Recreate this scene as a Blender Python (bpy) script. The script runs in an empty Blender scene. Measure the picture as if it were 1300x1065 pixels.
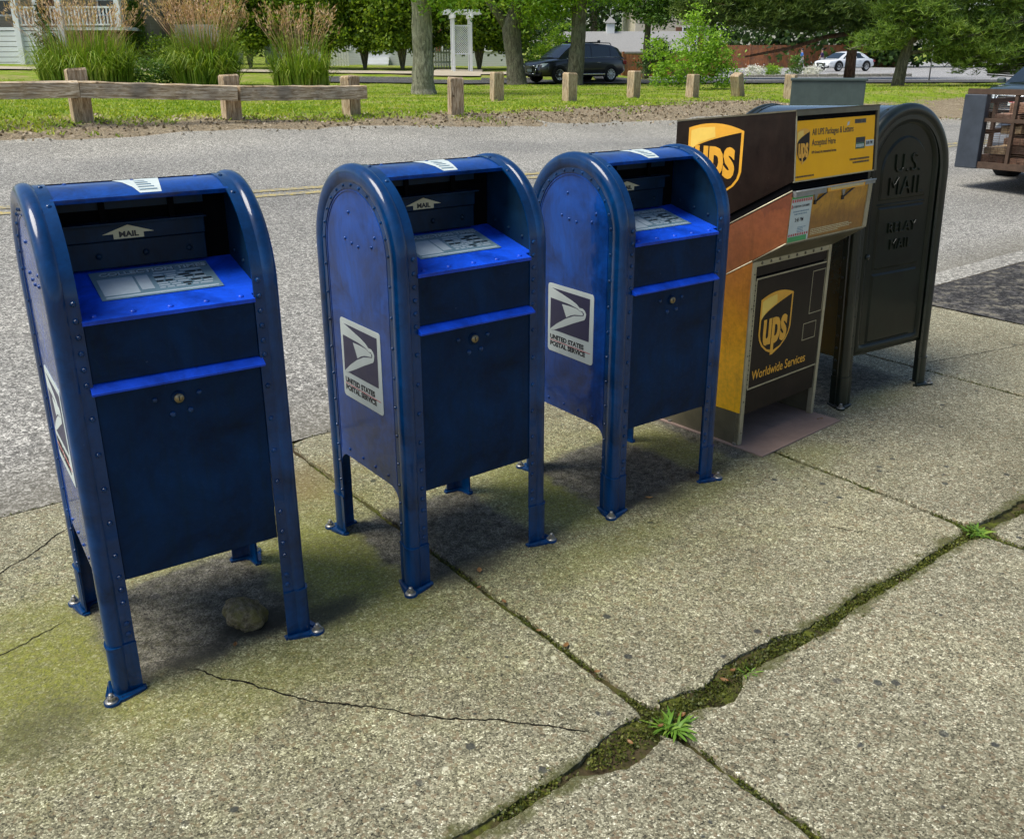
import bpy, bmesh, math, random
import numpy as np
from math import sin, cos, pi, radians, sqrt, atan2
from mathutils import Vector, Matrix, Euler, noise as mnoise
random.seed(7)
RNG = np.random.default_rng(11)
sc = bpy.context.scene
col = bpy.context.collection

# ------------------------------------------------------------------ frame of the street
SA = radians(37.5)
CU, SU = cos(SA), sin(SA)
def W2(u, n):                      # street coordinates (along, across) -> world x, y
    return u*CU - n*SU, u*SU + n*CU
def SN(x, y):
    return x*CU + y*SU, -x*SU + y*CU
def sm(a, b, x):
    t = min(1.0, max(0.0, (x-a)/(b-a))); return t*t*(3-2*t)
TAB = [(0,.8),(13,.78),(17,.68),(20,.60),(26,.52),(40,.47),(44,.49),(45.5,.62),(50,.9),(55,1.05),(70,1.15),(100,1.5),(200,3.2),(600,9)]
TABR = [(0,.8),(13,.78),(17,.68),(20,.60),(26,.52),(40,.47),(44,.47),(80,.50),(100,.7),(200,2.2),(600,8)]
def tab(T, y):
    if y <= 0: return T[0][1]
    for (a,b),(c,d) in zip(T, T[1:]):
        if y <= c: return b+(d-b)*(y-a)/(c-a)
    return T[-1][1]
def far(x, y):
    w = sm(3, 8, x)
    return tab(TAB, y)*(1-w) + tab(TABR, y)*w + .014*max(0, -x-2)
def g(x, y):                       # height of the land
    u, n = SN(x, y)
    k = 1-.5*sm(4, 14, u)-.42*sm(14, 26, u)
    road = .075*k*min(8.1, max(0, n-3.46))
    q = sm(16, 24, u)
    w = sm(10.8+3*q, 14.0+4*q, n)
    return road*(1-w) + far(x, y)*w

# ------------------------------------------------------------------ mesh builder
class MB:
    def __init__(s): s.v=[]; s.f=[]; s.m=[]; s.sm=[]
    def add(s, V, F, mi=0, M=None, smooth=False):
        b=len(s.v)
        for p in V:
            p=Vector(p)
            s.v.append(M@p if M is not None else p)
        for f in F:
            s.f.append(tuple(b+i for i in f)); s.m.append(mi); s.sm.append(smooth)
    def box(s, lo, hi, mi=0, M=None, bev=0.0):
        if bev>0:
            bm=bmesh.new(); bmesh.ops.create_cube(bm, size=1)
            for q in bm.verts:
                q.co=Vector([(lo[i]+hi[i])/2+q.co[i]*(hi[i]-lo[i]) for i in range(3)])
            bmesh.ops.bevel(bm, geom=bm.edges[:], offset=bev, segments=2, affect='EDGES', profile=.5)
            bm.verts.index_update()
            s.add([q.co.copy() for q in bm.verts], [[q.index for q in f.verts] for f in bm.faces], mi, M)
            bm.free(); return
        x0,y0,z0=lo; x1,y1,z1=hi
        V=[(x0,y0,z0),(x1,y0,z0),(x1,y1,z0),(x0,y1,z0),(x0,y0,z1),(x1,y0,z1),(x1,y1,z1),(x0,y1,z1)]
        s.add(V,[(0,3,2,1),(4,5,6,7),(0,1,5,4),(1,2,6,5),(2,3,7,6),(3,0,4,7)],mi,M)
    def prism(s, pts, f3, d0, d1, mi=0, M=None, smooth=False):
        n=len(pts)
        V=[f3(p,d0) for p in pts]+[f3(p,d1) for p in pts]
        F=[tuple(range(n))[::-1], tuple(range(n,2*n))]+[(i,(i+1)%n,n+(i+1)%n,n+i) for i in range(n)]
        s.add(V,F,mi,M,smooth)
    def sweep(s, prof, frames, mi=0, M=None, smooth=False, caps=True, closed=False):
        # frames: list of callables mapping profile point -> 3D
        n=len(prof); V=[]
        for fr in frames: V+= [fr(p) for p in prof]
        F=[]; k=len(frames)
        for i in range(k if closed else k-1):
            j=(i+1)%k
            for a in range(n):
                b=(a+1)%n
                F.append((i*n+a,i*n+b,j*n+b,j*n+a))
        if caps and not closed:
            F.append(tuple(range(n))[::-1]); F.append(tuple(range((k-1)*n,k*n)))
        s.add(V,F,mi,M,smooth)
    def tube(s, pts, rad, seg=8, mi=0, M=None, smooth=True, caps=True):
        pts=[Vector(p) for p in pts]
        if not hasattr(rad,'__len__'): rad=[rad]*len(pts)
        V=[];F=[]; up=Vector((0.013,0.021,1)).normalized(); prev=None
        for i,p in enumerate(pts):
            t=(pts[min(i+1,len(pts)-1)]-pts[max(i-1,0)])
            if t.length<1e-9: t=Vector((0,0,1))
            t.normalize()
            if prev is None:
                a=t.cross(up if abs(t.dot(up))<.95 else Vector((1,0,0))).normalized()
            else:
                a=(prev-t*prev.dot(t)).normalized()
            prev=a; b=t.cross(a)
            for k in range(seg):
                an=2*pi*k/seg
                V.append(p+(a*cos(an)+b*sin(an))*rad[i])
        for i in range(len(pts)-1):
            for k in range(seg):
                F.append((i*seg+k,i*seg+(k+1)%seg,(i+1)*seg+(k+1)%seg,(i+1)*seg+k))
        if caps:
            F.append(tuple(range(seg))[::-1]); F.append(tuple(range((len(pts)-1)*seg,len(pts)*seg)))
        s.add(V,F,mi,M,smooth)
    def dome(s, p, nrm, r, h, mi=0, M=None, seg=8):
        nrm=Vector(nrm).normalized(); a=nrm.orthogonal().normalized(); b=nrm.cross(a); p=Vector(p)
        V=[];F=[]
        rings=[(1.0,-.05),(.95,.35),(.62,.8)]
        for rr,hh in rings:
            for k in range(seg):
                an=2*pi*k/seg; V.append(p+(a*cos(an)+b*sin(an))*r*rr+nrm*h*hh)
        V.append(p+nrm*h); t=len(V)-1
        for i in range(len(rings)-1):
            for k in range(seg): F.append((i*seg+k,i*seg+(k+1)%seg,(i+1)*seg+(k+1)%seg,(i+1)*seg+k))
        o=(len(rings)-1)*seg
        for k in range(seg): F.append((o+k,o+(k+1)%seg,t))
        s.add(V,F,mi,M,True)
    def cyl(s, p, nrm, r, h, mi=0, M=None, seg=16, r2=None, smooth=True):
        nrm=Vector(nrm).normalized(); p=Vector(p)
        s.tube([p,p+nrm*h],[r,r if r2 is None else r2],seg,mi,M,smooth)
    def sheet(s, pts, mi=0, M=None):
        s.add(pts,[tuple(range(len(pts)))],mi,M)
    def mesh(s, data, M, mi=0):
        V,F=data; s.add(V,F,mi,M)
    def build(s, name, mats, parent=None, loc=None, rot=None, auto=None):
        me=bpy.data.meshes.new(name)
        me.from_pydata([tuple(p) for p in s.v],[],s.f)
        if not isinstance(mats,(list,tuple)): mats=[mats]
        for m in mats: me.materials.append(m)
        if len(mats)>1: me.polygons.foreach_set('material_index', s.m)
        me.polygons.foreach_set('use_smooth', s.sm)
        if auto is not None:
            me.polygons.foreach_set('use_smooth',[True]*len(me.polygons)); me.update(); me.set_sharp_from_angle(angle=radians(auto))
        me.update()
        o=bpy.data.objects.new(name, me); col.objects.link(o)
        if parent: o.parent=parent
        if loc is not None: o.location=loc
        if rot is not None: o.rotation_euler=rot
        return o

def tag(o, label=None, cat=None, group=None, kind=None):
    if label: o['label']=label
    if cat: o['category']=cat
    if group: o['group']=group
    if kind: o['kind']=kind
    return o
def empty(name, label, cat, loc=(0,0,0), rz=0, group=None):
    o=bpy.data.objects.new(name,None); o.empty_display_size=.1; col.objects.link(o)
    o.location=loc; o.rotation_euler=(0,0,rz)
    return tag(o,label,cat,group)
def copy_tree(o, parent=None):
    c=o.copy(); col.objects.link(c)
    if parent: c.parent=parent
    for ch in list(o.children): copy_tree(ch,c)
    return c

def text_data(s, size, ext=0.0, bold=0.0, align='LEFT', bevel=0.0, res=3, sx=1.0, space=1.0):
    cu=bpy.data.curves.new('t','FONT'); cu.body=s; cu.size=size; cu.extrude=ext; cu.offset=bold
    cu.align_x=align; cu.align_y='CENTER'; cu.resolution_u=res; cu.bevel_depth=bevel; cu.bevel_resolution=1
    cu.space_character=space
    ob=bpy.data.objects.new('t',cu); col.objects.link(ob)
    bpy.context.view_layer.update()
    dg=bpy.context.evaluated_depsgraph_get()
    me=bpy.data.meshes.new_from_object(ob.evaluated_get(dg))
    V=[Vector((v.co.x*sx,v.co.y,v.co.z)) for v in me.vertices]; F=[tuple(p.vertices) for p in me.polygons]
    bpy.data.objects.remove(ob); bpy.data.meshes.remove(me); bpy.data.curves.remove(cu)
    return V,F
def basis(o, r, u):                # matrix placing XY art on a plane
    r=Vector(r).normalized(); u=Vector(u); u=(u-r*u.dot(r)).normalized(); n=r.cross(u)
    M=Matrix.Identity(4)
    for i in range(3): M[i][0]=r[i]; M[i][1]=u[i]; M[i][2]=n[i]; M[i][3]=o[i]
    return M

# ------------------------------------------------------------------ fast leaf meshes
def quads_object(name, P, mats, parent=None, mi=None):
    """P: (N,4,3) array of quads"""
    N=len(P); me=bpy.data.meshes.new(name)
    me.vertices.add(N*4); me.vertices.foreach_set('co', P.reshape(-1).astype(np.float32))
    me.loops.add(N*4); me.loops.foreach_set('vertex_index', np.arange(N*4,dtype=np.int32))
    me.polygons.add(N); me.polygons.foreach_set('loop_start', np.arange(0,N*4,4,dtype=np.int32))
    if not isinstance(mats,(list,tuple)): mats=[mats]
    for m in mats: me.materials.append(m)
    if mi is not None: me.polygons.foreach_set('material_index', np.asarray(mi,dtype=np.int32))
    me.update(calc_edges=True); me.validate()
    o=bpy.data.objects.new(name,me); col.objects.link(o)
    if parent: o.parent=parent
    return o
def rand_dirs(n):
    d=RNG.normal(size=(n,3)); return d/np.linalg.norm(d,axis=1,keepdims=True)
def leaf_quads(C, size, aspect=.55, droop=0.0, up=0.0):
    n=len(C); a=rand_dirs(n); a[:,2]=a[:,2]*.7-droop; a/=np.linalg.norm(a,axis=1,keepdims=True)
    b=rand_dirs(n); 
    if up: b[:,2]*= (1-up)
    b-=a*(a*b).sum(1,keepdims=True); b/=np.linalg.norm(b,axis=1,keepdims=True)+1e-9
    L=(size*(.6+.8*RNG.random(n)))[:,None]; w=L*aspect*.5
    return np.stack([C-a*L*.5, C+b*w-a*L*.05, C+a*L*.5, C-b*w-a*L*.05],1)
def clump_points(blobs, nclump, nleaf, spread, shell=.55):
    """blobs: (cx,cy,cz,rx,ry,rz,weight). clumps sit mostly near the surface of the blobs."""
    w=np.array([b[6] for b in blobs],float); w/=w.sum()
    idx=RNG.choice(len(blobs),size=nclump,p=w)
    B=np.array([b[:6] for b in blobs],float)[idx]
    d=rand_dirs(nclump); r=(shell+(1-shell)*RNG.random(nclump))**.7
    C=B[:,:3]+d*B[:,3:6]*r[:,None]
    sz=spread*(.6+.9*RNG.random(nclump))
    P=np.repeat(C,nleaf,0)+RNG.normal(size=(nclump*nleaf,3))*np.repeat(sz,nleaf)[:,None]*np.array([1,1,.62])
    return P

# ------------------------------------------------------------------ materials
def mat(name):
    m=bpy.data.materials.new(name); m.use_nodes=True
    nt=m.node_tree; nt.nodes.clear()
    out=nt.nodes.new('ShaderNodeOutputMaterial'); return m,nt,out
class NT:
    """tiny node helper"""
    def __init__(s, nt): s.nt=nt
    def n(s, t, **kw):
        x=s.nt.nodes.new(t)
        for k,v in kw.items(): setattr(x,k,v)
        return x
    def l(s,a,b): s.nt.links.new(a,b)
    def inp(s,sock,v):
        if isinstance(v,(int,float)): sock.default_value=v
        elif isinstance(v,tuple): sock.default_value=v if len(v)==len(sock.default_value) else tuple(v)+(1,)
        else: s.l(v,sock)
    def math(s,op,a,b=0,c=None,clamp=False):
        x=s.n('ShaderNodeMath',operation=op,use_clamp=clamp); s.inp(x.inputs[0],a); s.inp(x.inputs[1],b)
        if c is not None: s.inp(x.inputs[2],c)
        return x.outputs[0]
    def mix(s,fac,a,b,mode='MIX'):
        x=s.n('ShaderNodeMix',data_type='RGBA',blend_type=mode); s.inp(x.inputs[0],fac); s.inp(x.inputs[6],a); s.inp(x.inputs[7],b)
        return x.outputs[2]
    def ramp(s,fac,stops,interp='LINEAR'):
        x=s.n('ShaderNodeValToRGB'); x.color_ramp.interpolation=interp; e=x.color_ramp.elements
        while len(e)<len(stops): e.new(.5)
        for k,(p,c) in enumerate(stops):
            e[k].position=p; e[k].color=(c if len(c)==4 else tuple(c)+(1,)) if not isinstance(c,(int,float)) else (c,c,c,1)
        s.inp(x.inputs[0],fac); return x.outputs[0]
    def noise(s,scale,detail=4,rough=.6,vec=None,dist=0.0):
        x=s.n('ShaderNodeTexNoise'); x.inputs['Scale'].default_value=scale; x.inputs['Detail'].default_value=detail
        x.inputs['Roughness'].default_value=rough; x.inputs['Distortion'].default_value=dist
        if vec is not None: s.l(vec,x.inputs['Vector'])
        return x.outputs['Fac']
    def vor(s,scale,vec=None,feature='F1',out='Color',rnd=1.0):
        x=s.n('ShaderNodeTexVoronoi',feature=feature); x.inputs['Scale'].default_value=scale
        x.inputs['Randomness'].default_value=rnd
        if vec is not None: s.l(vec,x.inputs['Vector'])
        return x.outputs[out]
    def coord(s,k='Object'): return s.n('ShaderNodeTexCoord').outputs[k]
    def pos(s): return s.n('ShaderNodeNewGeometry').outputs['Position']
    def scale(s,vec,v):
        x=s.n('ShaderNodeVectorMath',operation='MULTIPLY'); s.l(vec,x.inputs[0]); x.inputs[1].default_value=v; return x.outputs[0]
    def bump(s,h,strength=.3,dist=.01,normal=None):
        x=s.n('ShaderNodeBump'); x.inputs['Strength'].default_value=strength; x.inputs['Distance'].default_value=dist
        s.l(h,x.inputs['Height'])
        if normal is not None: s.l(normal,x.inputs['Normal'])
        return x.outputs[0]
    def bsdf(s,out,**kw):
        b=s.n('ShaderNodeBsdfPrincipled')
        names={'base':'Base Color','rough':'Roughness','metal':'Metallic','spec':'Specular IOR Level','coat':'Coat Weight','coatr':'Coat Roughness','normal':'Normal','coatn':'Coat Normal','alpha':'Alpha','trans':'Transmission Weight','emit':'Emission Color','emits':'Emission Strength'}
        for k,v in kw.items(): s.inp(b.inputs[names[k]],v)
        s.l(b.outputs[0],out.inputs[0]); return b

def simple(name, c, rough=.5, metal=0.0, spec=.5, coat=0.0, var=.12, nscale=8, bump=0.0, coatr=.1):
    m,nt,out=mat(name); h=NT(nt); v=h.coord()
    nz=h.noise(nscale,5,.65,v)
    base=h.mix(h.math('MULTIPLY_ADD',nz,2*var,1-var) if False else nz, tuple(x*(1-var*2) for x in c), tuple(min(1,x*(1+var*2)) for x in c))
    kw=dict(base=base,rough=h.math('MULTIPLY_ADD',h.noise(nscale*3,3,.6,v),.24,max(.02,rough-.12)),metal=metal,spec=spec,coat=coat,coatr=coatr)
    if bump: kw['normal']=h.bump(h.noise(nscale*6,4,.6,v),bump,.004)
    h.bsdf(out,**kw); return m

def paint(name, c, dirt=(.02,.022,.02), rough=.32, coat=.6, coatr=.12, wave=.12, spec=.4, scratch=.35, mot=(.45,1.5)):
    """weathered enamel on sheet steel: soft mottling, grime streaks running down, slightly wavy surface"""
    m,nt,out=mat(name); h=NT(nt); v=h.coord()
    big=h.noise(5,6,.7,v,.6); fine=h.noise(60,4,.7,v)
    streak=h.noise(1,5,.7,h.scale(v,(38,38,3.2)))
    mott=h.mix(h.ramp(big,[(.32,0),(.68,1)]), tuple(x*mot[0] for x in c), tuple(min(1,x*mot[1]) for x in c))
    d=h.math('MULTIPLY',h.ramp(streak,[(.5,0),(.78,1)]),scratch)
    base=h.mix(d,mott,dirt)
    base=h.mix(h.math('MULTIPLY',h.ramp(fine,[(.66,0),(.8,1)]),.10),base,tuple(min(1,x*2+.01) for x in c))
    chip=h.math('MULTIPLY',h.ramp(h.noise(34,5,.8,v),[(.655,0),(.68,1)]),h.ramp(h.noise(3,3,.6,v),[(.48,0),(.62,1)]))
    base=h.mix(h.math('MULTIPLY',chip,.55),base,tuple(min(1,x*1.5+.045) for x in c))
    scr=h.ramp(h.noise(1,3,.6,h.scale(v,(7,7,160))),[(.70,0),(.74,1)]); base=h.mix(h.math('MULTIPLY',h.math('MULTIPLY',scr,h.ramp(h.noise(2.2,2,.5,v),[(.5,0),(.62,1)])),.35),base,tuple(min(1,x*2+.03) for x in c))
    n1=h.bump(h.noise(4,3,.5,v),wave,.02)
    r=h.math('ADD',h.math('MULTIPLY',big,.25),rough-.08)
    h.bsdf(out,base=base,rough=r,spec=spec,coat=coat,coatr=h.math('MULTIPLY_ADD',fine,.15,max(.01,coatr-.06)),normal=n1,coatn=n1)
    return m

def leafmat(name, c0, c1, c2, trans=.35, rough=.5):
    m,nt,out=mat(name); h=NT(nt)
    gi=h.n('ShaderNodeNewGeometry').outputs['Random Per Island']
    big=h.noise(.9,3,.6,h.pos())
    f=h.math('ADD',h.math('MULTIPLY',gi,.6),h.math('MULTIPLY',h.math('SUBTRACT',big,.3),.9))
    k_=1.5; c0,c1,c2=[tuple(min(.8,q*k_) for q in c) for c in (c0,c1,c2)]
    colr=h.ramp(f,[(.1,c0),(.5,c1),(.9,c2)])
    b=h.n('ShaderNodeBsdfPrincipled'); h.l(colr,b.inputs['Base Color']); b.inputs['Roughness'].default_value=rough
    b.inputs['Specular IOR Level'].default_value=.35
    t=h.n('ShaderNodeBsdfTranslucent'); h.l(h.mix(1.0,colr,(1.0,1.0,.45),'MULTIPLY'),t.inputs[0])
    mx=h.n('ShaderNodeMixShader'); mx.inputs[0].default_value=trans; h.l(b.outputs[0],mx.inputs[1]); h.l(t.outputs[0],mx.inputs[2])
    h.l(mx.outputs[0],out.inputs[0]); return m

def woodmat(name, c0, c1, grain=(2.2,26,26), rough=.8):
    m,nt,out=mat(name); h=NT(nt); v=h.coord()
    gv=h.scale(v,grain); gr=h.noise(1.6,6,.7,gv,1.2); big=h.noise(2.2,3,.6,v)
    base=h.ramp(gr,[(.3,tuple(x*.3 for x in c0)),(.45,c0),(.62,c1),(.8,tuple(min(1,x*1.25) for x in c1))])
    base=h.mix(h.math('MULTIPLY',h.ramp(big,[(.45,0),(.7,1)]),.6),base,(.10,.10,.095))
    kn=h.vor(5,v,'F1','Distance'); base=h.mix(h.math('MULTIPLY',h.ramp(kn,[(.05,1),(.12,0)]),.8),base,(.05,.03,.02))
    h.bsdf(out,base=base,rough=rough,spec=.2,normal=h.bump(gr,.6,.006)); return m

def barkmat(name, c0, c1, sc_=(9,9,2.2)):
    m,nt,out=mat(name); h=NT(nt); v=h.coord()
    b=h.noise(1.4,6,.75,h.scale(v,sc_),1.0)
    base=h.ramp(b,[(.32,tuple(x*.25 for x in c0)),(.5,c0),(.7,c1)])
    lich=h.noise(2.5,4,.6,v); base=h.mix(h.math('MULTIPLY',h.ramp(lich,[(.5,0),(.68,1)]),.5),base,(.17,.19,.12))
    h.bsdf(out,base=base,rough=.9,spec=.15,normal=h.bump(b,1.0,.05)); return m

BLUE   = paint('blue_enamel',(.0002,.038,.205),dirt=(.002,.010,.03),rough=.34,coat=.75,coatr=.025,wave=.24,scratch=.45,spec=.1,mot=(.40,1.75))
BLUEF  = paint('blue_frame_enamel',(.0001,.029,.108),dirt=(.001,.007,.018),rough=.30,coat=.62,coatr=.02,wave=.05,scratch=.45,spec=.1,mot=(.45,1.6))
BLUED  = paint('weathered_shaded_blue_enamel',(.0006,.015,.052),dirt=(.003,.014,.020),rough=.5,coat=.06,coatr=.25,wave=.12,spec=.10,scratch=.6,mot=(.5,1.6))  # weathered front enamel, its colour darkened for the shade on the fronts
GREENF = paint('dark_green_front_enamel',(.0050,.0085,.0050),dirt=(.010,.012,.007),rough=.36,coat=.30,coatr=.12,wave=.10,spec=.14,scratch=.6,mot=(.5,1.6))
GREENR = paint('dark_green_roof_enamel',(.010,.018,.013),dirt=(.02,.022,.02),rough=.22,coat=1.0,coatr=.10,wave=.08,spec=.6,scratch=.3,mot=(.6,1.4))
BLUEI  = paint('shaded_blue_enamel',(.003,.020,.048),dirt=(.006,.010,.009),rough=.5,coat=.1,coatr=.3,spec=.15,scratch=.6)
BLUES  = paint('skylit_blue_enamel',(.004,.060,.55),dirt=(.01,.02,.10),rough=.4,coat=.25,coatr=.2,wave=.05,spec=.2,scratch=.35)  # lighter copy of the blue, skylight painted into shelf and ledge
GREEN  = paint('dark_green_enamel',(.0055,.0100,.0062),dirt=(.006,.008,.006),rough=.34,coat=.40,coatr=.10,wave=.10,spec=.3,scratch=.45,mot=(.4,1.7))
STEEL  = simple('bolt_steel',(.32,.31,.28),.4,.8,var=.2,nscale=60)
BRASS  = simple('lock_brass',(.30,.24,.14),.4,.8,var=.2,nscale=60)
BLACK  = simple('black_print',(.012,.012,.014),.5,var=.1)
WHITE  = simple('sticker_white',(.52,.58,.55),.45,var=.07,nscale=14)
NAVY   = simple('sticker_navy',(.022,.020,.060),.4,var=.15)
RED    = simple('sticker_red',(.45,.04,.04),.45)
TEAL   = simple('label_grey_blue',(.13,.22,.28),.35,var=.12,nscale=20)
PALE   = simple('label_pale',(.36,.44,.50),.35,var=.10,nscale=30)
CREAM  = simple('arrow_label_cream',(.55,.50,.30),.5,var=.12,nscale=30)
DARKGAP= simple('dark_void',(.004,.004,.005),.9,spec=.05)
# ------------------------------------------------------------------ camera, sky, sun
cam=bpy.data.cameras.new('camera'); co=bpy.data.objects.new('camera',cam); col.objects.link(co)
F_,PITCH,ROLL,HC = 1157.5352,.3420,-.0032,1.5482
fwd=Vector((0,cos(PITCH),-sin(PITCH))); rt=Vector((1,0,0)); up=Vector((0,sin(PITCH),cos(PITCH)))
r2=rt*cos(ROLL)+up*sin(ROLL); u2=up*cos(ROLL)-rt*sin(ROLL)
M=Matrix.Identity(4)
for i in range(3): M[i][0]=r2[i]; M[i][1]=u2[i]; M[i][2]=-fwd[i]
M[2][3]=HC
co.matrix_world=M
cam.sensor_width=36; cam.sensor_fit='HORIZONTAL'; cam.lens=36*F_/1300; cam.shift_y=-45/1300
cam.clip_start=.05; cam.clip_end=2000
sc.camera=co
SUN_EL=radians(60); SUN_AZ=atan2(-.80,-.30)
w=bpy.data.worlds.new('World'); sc.world=w; w.use_nodes=True
wn=w.node_tree; bg=wn.nodes['Background']
sky=wn.nodes.new('ShaderNodeTexSky'); sky.sky_type='NISHITA'; sky.sun_disc=False
sky.sun_elevation=SUN_EL; sky.sun_rotation=SUN_AZ; sky.air_density=1.0; sky.dust_density=1.5; sky.ozone_density=1.0
wn.links.new(sky.outputs[0],bg.inputs[0]); bg.inputs[1].default_value=.15
sl=bpy.data.lights.new('sun','SUN'); sl.energy=5.0; sl.angle=radians(34); sl.color=(1,.95,.86)
so=bpy.data.objects.new('sun',sl); col.objects.link(so)
sd=Vector((sin(SUN_AZ)*cos(SUN_EL),cos(SUN_AZ)*cos(SUN_EL),sin(SUN_EL)))
so.rotation_euler=sd.to_track_quat('Z','Y').to_euler(); so.location=(-10,5,20)
sc.view_settings.view_transform='Standard'; sc.view_settings.look='None'; sc.view_settings.exposure=0; sc.view_settings.gamma=1
sc.cycles.max_bounces=6; sc.cycles.diffuse_bounces=3; sc.cycles.glossy_bounces=4; sc.cycles.transmission_bounces=4; sc.cycles.transparent_max_bounces=6
sc.cycles.use_adaptive_sampling=True; sc.cycles.adaptive_threshold=.03; sc.cycles.use_denoising=True; sc.cycles.denoising_input_passes='RGB_ALBEDO_NORMAL'; sc.cycles.denoising_prefilter='ACCURATE'

# ------------------------------------------------------------------ ground materials
def street_vec(h):
    mp=h.n('ShaderNodeMapping'); mp.inputs['Rotation'].default_value=(0,0,-SA); h.l(h.pos(),mp.inputs['Vector']); return mp.outputs[0]
def spot(h,vec,u,n,ru,rn,nz,soft=.6):
    a=h.n('ShaderNodeVectorMath',operation='SUBTRACT'); h.l(vec,a.inputs[0]); a.inputs[1].default_value=(u,n,0)
    b=h.scale(a.outputs[0],(1/ru,1/rn,0)); 
    L=h.n('ShaderNodeVectorMath',operation='LENGTH'); h.l(b,L.inputs[0])
    d=h.math('ADD',L.outputs['Value'],h.math('MULTIPLY',h.math('SUBTRACT',nz,.5),1.5))
    mr=h.n('ShaderNodeMapRange',interpolation_type='SMOOTHSTEP'); h.l(d,mr.inputs[0]); mr.inputs[1].default_value=1.0; mr.inputs[2].default_value=1-soft; mr.inputs[3].default_value=0; mr.inputs[4].default_value=1
    return mr.outputs[0]
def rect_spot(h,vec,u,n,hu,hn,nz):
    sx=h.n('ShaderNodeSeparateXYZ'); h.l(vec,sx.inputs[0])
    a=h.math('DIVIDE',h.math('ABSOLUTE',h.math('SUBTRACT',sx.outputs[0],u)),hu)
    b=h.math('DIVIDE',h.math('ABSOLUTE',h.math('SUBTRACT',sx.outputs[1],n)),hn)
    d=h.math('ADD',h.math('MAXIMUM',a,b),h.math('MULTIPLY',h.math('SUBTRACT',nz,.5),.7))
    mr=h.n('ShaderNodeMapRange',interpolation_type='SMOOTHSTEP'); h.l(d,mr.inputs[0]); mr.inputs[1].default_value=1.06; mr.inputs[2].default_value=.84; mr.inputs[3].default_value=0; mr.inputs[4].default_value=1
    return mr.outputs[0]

m,nt,out=mat('exposed_aggregate_concrete'); h=NT(nt); P=h.pos(); sv=street_vec(h)
wob=h.n('ShaderNodeVectorMath',operation='ADD'); h.l(P,wob.inputs[0])
nzv=h.n('ShaderNodeTexNoise'); nzv.inputs['Scale'].default_value=60; h.l(P,nzv.inputs['Vector'])
h.l(h.scale(nzv.outputs['Color'],(.005,.005,.005)),wob.inputs[1]); PW=wob.outputs[0]
sepc=h.n('ShaderNodeSeparateColor'); h.l(h.vor(245,PW),sepc.inputs[0])
s3=h.n('ShaderNodeSeparateColor'); h.l(h.vor(95,PW),s3.inputs[0])
stone=h.ramp(h.math('ADD',h.math('MULTIPLY',sepc.outputs[0],.72),h.math('MULTIPLY',s3.outputs[0],.28)),[(0.04,(.020,.020,.018)),(.2,(.085,.08,.065)),(.45,(.20,.19,.15)),(.68,(.33,.315,.255)),(.85,(.52,.50,.43)),(.97,(.80,.78,.72))])
stone=h.mix(h.math('MULTIPLY',h.ramp(s3.outputs[2],[(.8,0),(.9,1)]),.5),stone,(.20,.13,.085))
edge=h.ramp(h.vor(245,PW,'DISTANCE_TO_EDGE','Distance'),[(0,0),(.10,1)])
matrix_=h.mix(h.noise(300,3,.6,P),(.09,.085,.065),(.26,.24,.18))
c=h.mix(edge,matrix_,stone)
sep2=h.n('ShaderNodeSeparateColor'); h.l(h.vor(26,PW),sep2.inputs[0])            # larger dark pebbles
dk=h.math('MULTIPLY',h.ramp(sep2.outputs[1],[(.94,0),(.955,1)]),h.ramp(h.math('SUBTRACT',h.vor(26,PW,'F1','Distance'),h.math('MULTIPLY',sep2.outputs[2],.20)),[(.08,1),(.16,0)]))
c=h.mix(h.math('MULTIPLY',dk,.85),c,(.035,.04,.048))
lt=h.math('MULTIPLY',h.ramp(sep2.outputs[0],[(.95,0),(.97,1)]),h.ramp(h.vor(26,PW,'F1','Distance'),[(.14,1),(.24,0)]))
c=h.mix(h.math('MULTIPLY',lt,.7),c,(.62,.60,.55))
big=h.noise(1.1,5,.65,P); mid=h.noise(7,5,.7,P); fine=h.noise(42,4,.7,P)
c=h.mix(1.0,c,h.ramp(big,[(.30,(.70,.69,.66)),(.52,(1,1,1)),(.75,(1.22,1.2,1.12))]),'MULTIPLY')
c=h.mix(h.math('MULTIPLY',h.ramp(mid,[(.52,0),(.72,1)]),.45),c,h.mix(1.0,c,(.55,.55,.50),'MULTIPLY'))
# overall olive cast near the boxes
nzs=h.math('ADD',h.math('MULTIPLY',mid,.65),h.math('MULTIPLY',fine,.35))
cast=spot(h,sv,1.5,2.4,2.6,1.25,nzs,.9)
c=h.mix(h.math('MULTIPLY',cast,.60),c,h.mix(1.0,c,(.88,.93,.52),'MULTIPLY'))
c=h.mix(1.0,c,(1.16,1.15,.96),'MULTIPLY')
acc=None
for (u,n,ru,rn,k) in [(.28,2.40,.50,.55,1),(.62,2.02,.6,.22,.5),(1.12,2.42,.38,.62,1.0),(1.25,2.95,.4,.3,.5),(1.98,2.40,.28,.50,.9),(2.68,2.42,.34,.40,.75),(.75,2.85,.40,.25,.6),(1.9,1.95,.45,.18,.45),(3.3,2.45,.3,.25,.75),(3.05,2.0,.3,.2,.4),(2.5,2.05,.4,.15,.4),(3.9,2.2,.4,.15,.4)]:
    s_=h.math('MULTIPLY',spot(h,sv,u,n,ru,rn,nzs,.8),k); acc=s_ if acc is None else h.math('MAXIMUM',acc,s_)
mossc=h.mix(h.math('ADD',h.math('MULTIPLY',fine,.5),h.math('MULTIPLY',sepc.outputs[1],.6)),(.040,.050,.006),(.29,.30,.045))
mk=h.math('MULTIPLY',acc,h.math('ADD',h.math('MULTIPLY',h.ramp(fine,[(.35,0),(.6,1)]),.50),.42))
c=h.mix(mk,c,mossc)
pad=None  # stained pads under the boxes, contact shadow painted in
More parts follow.
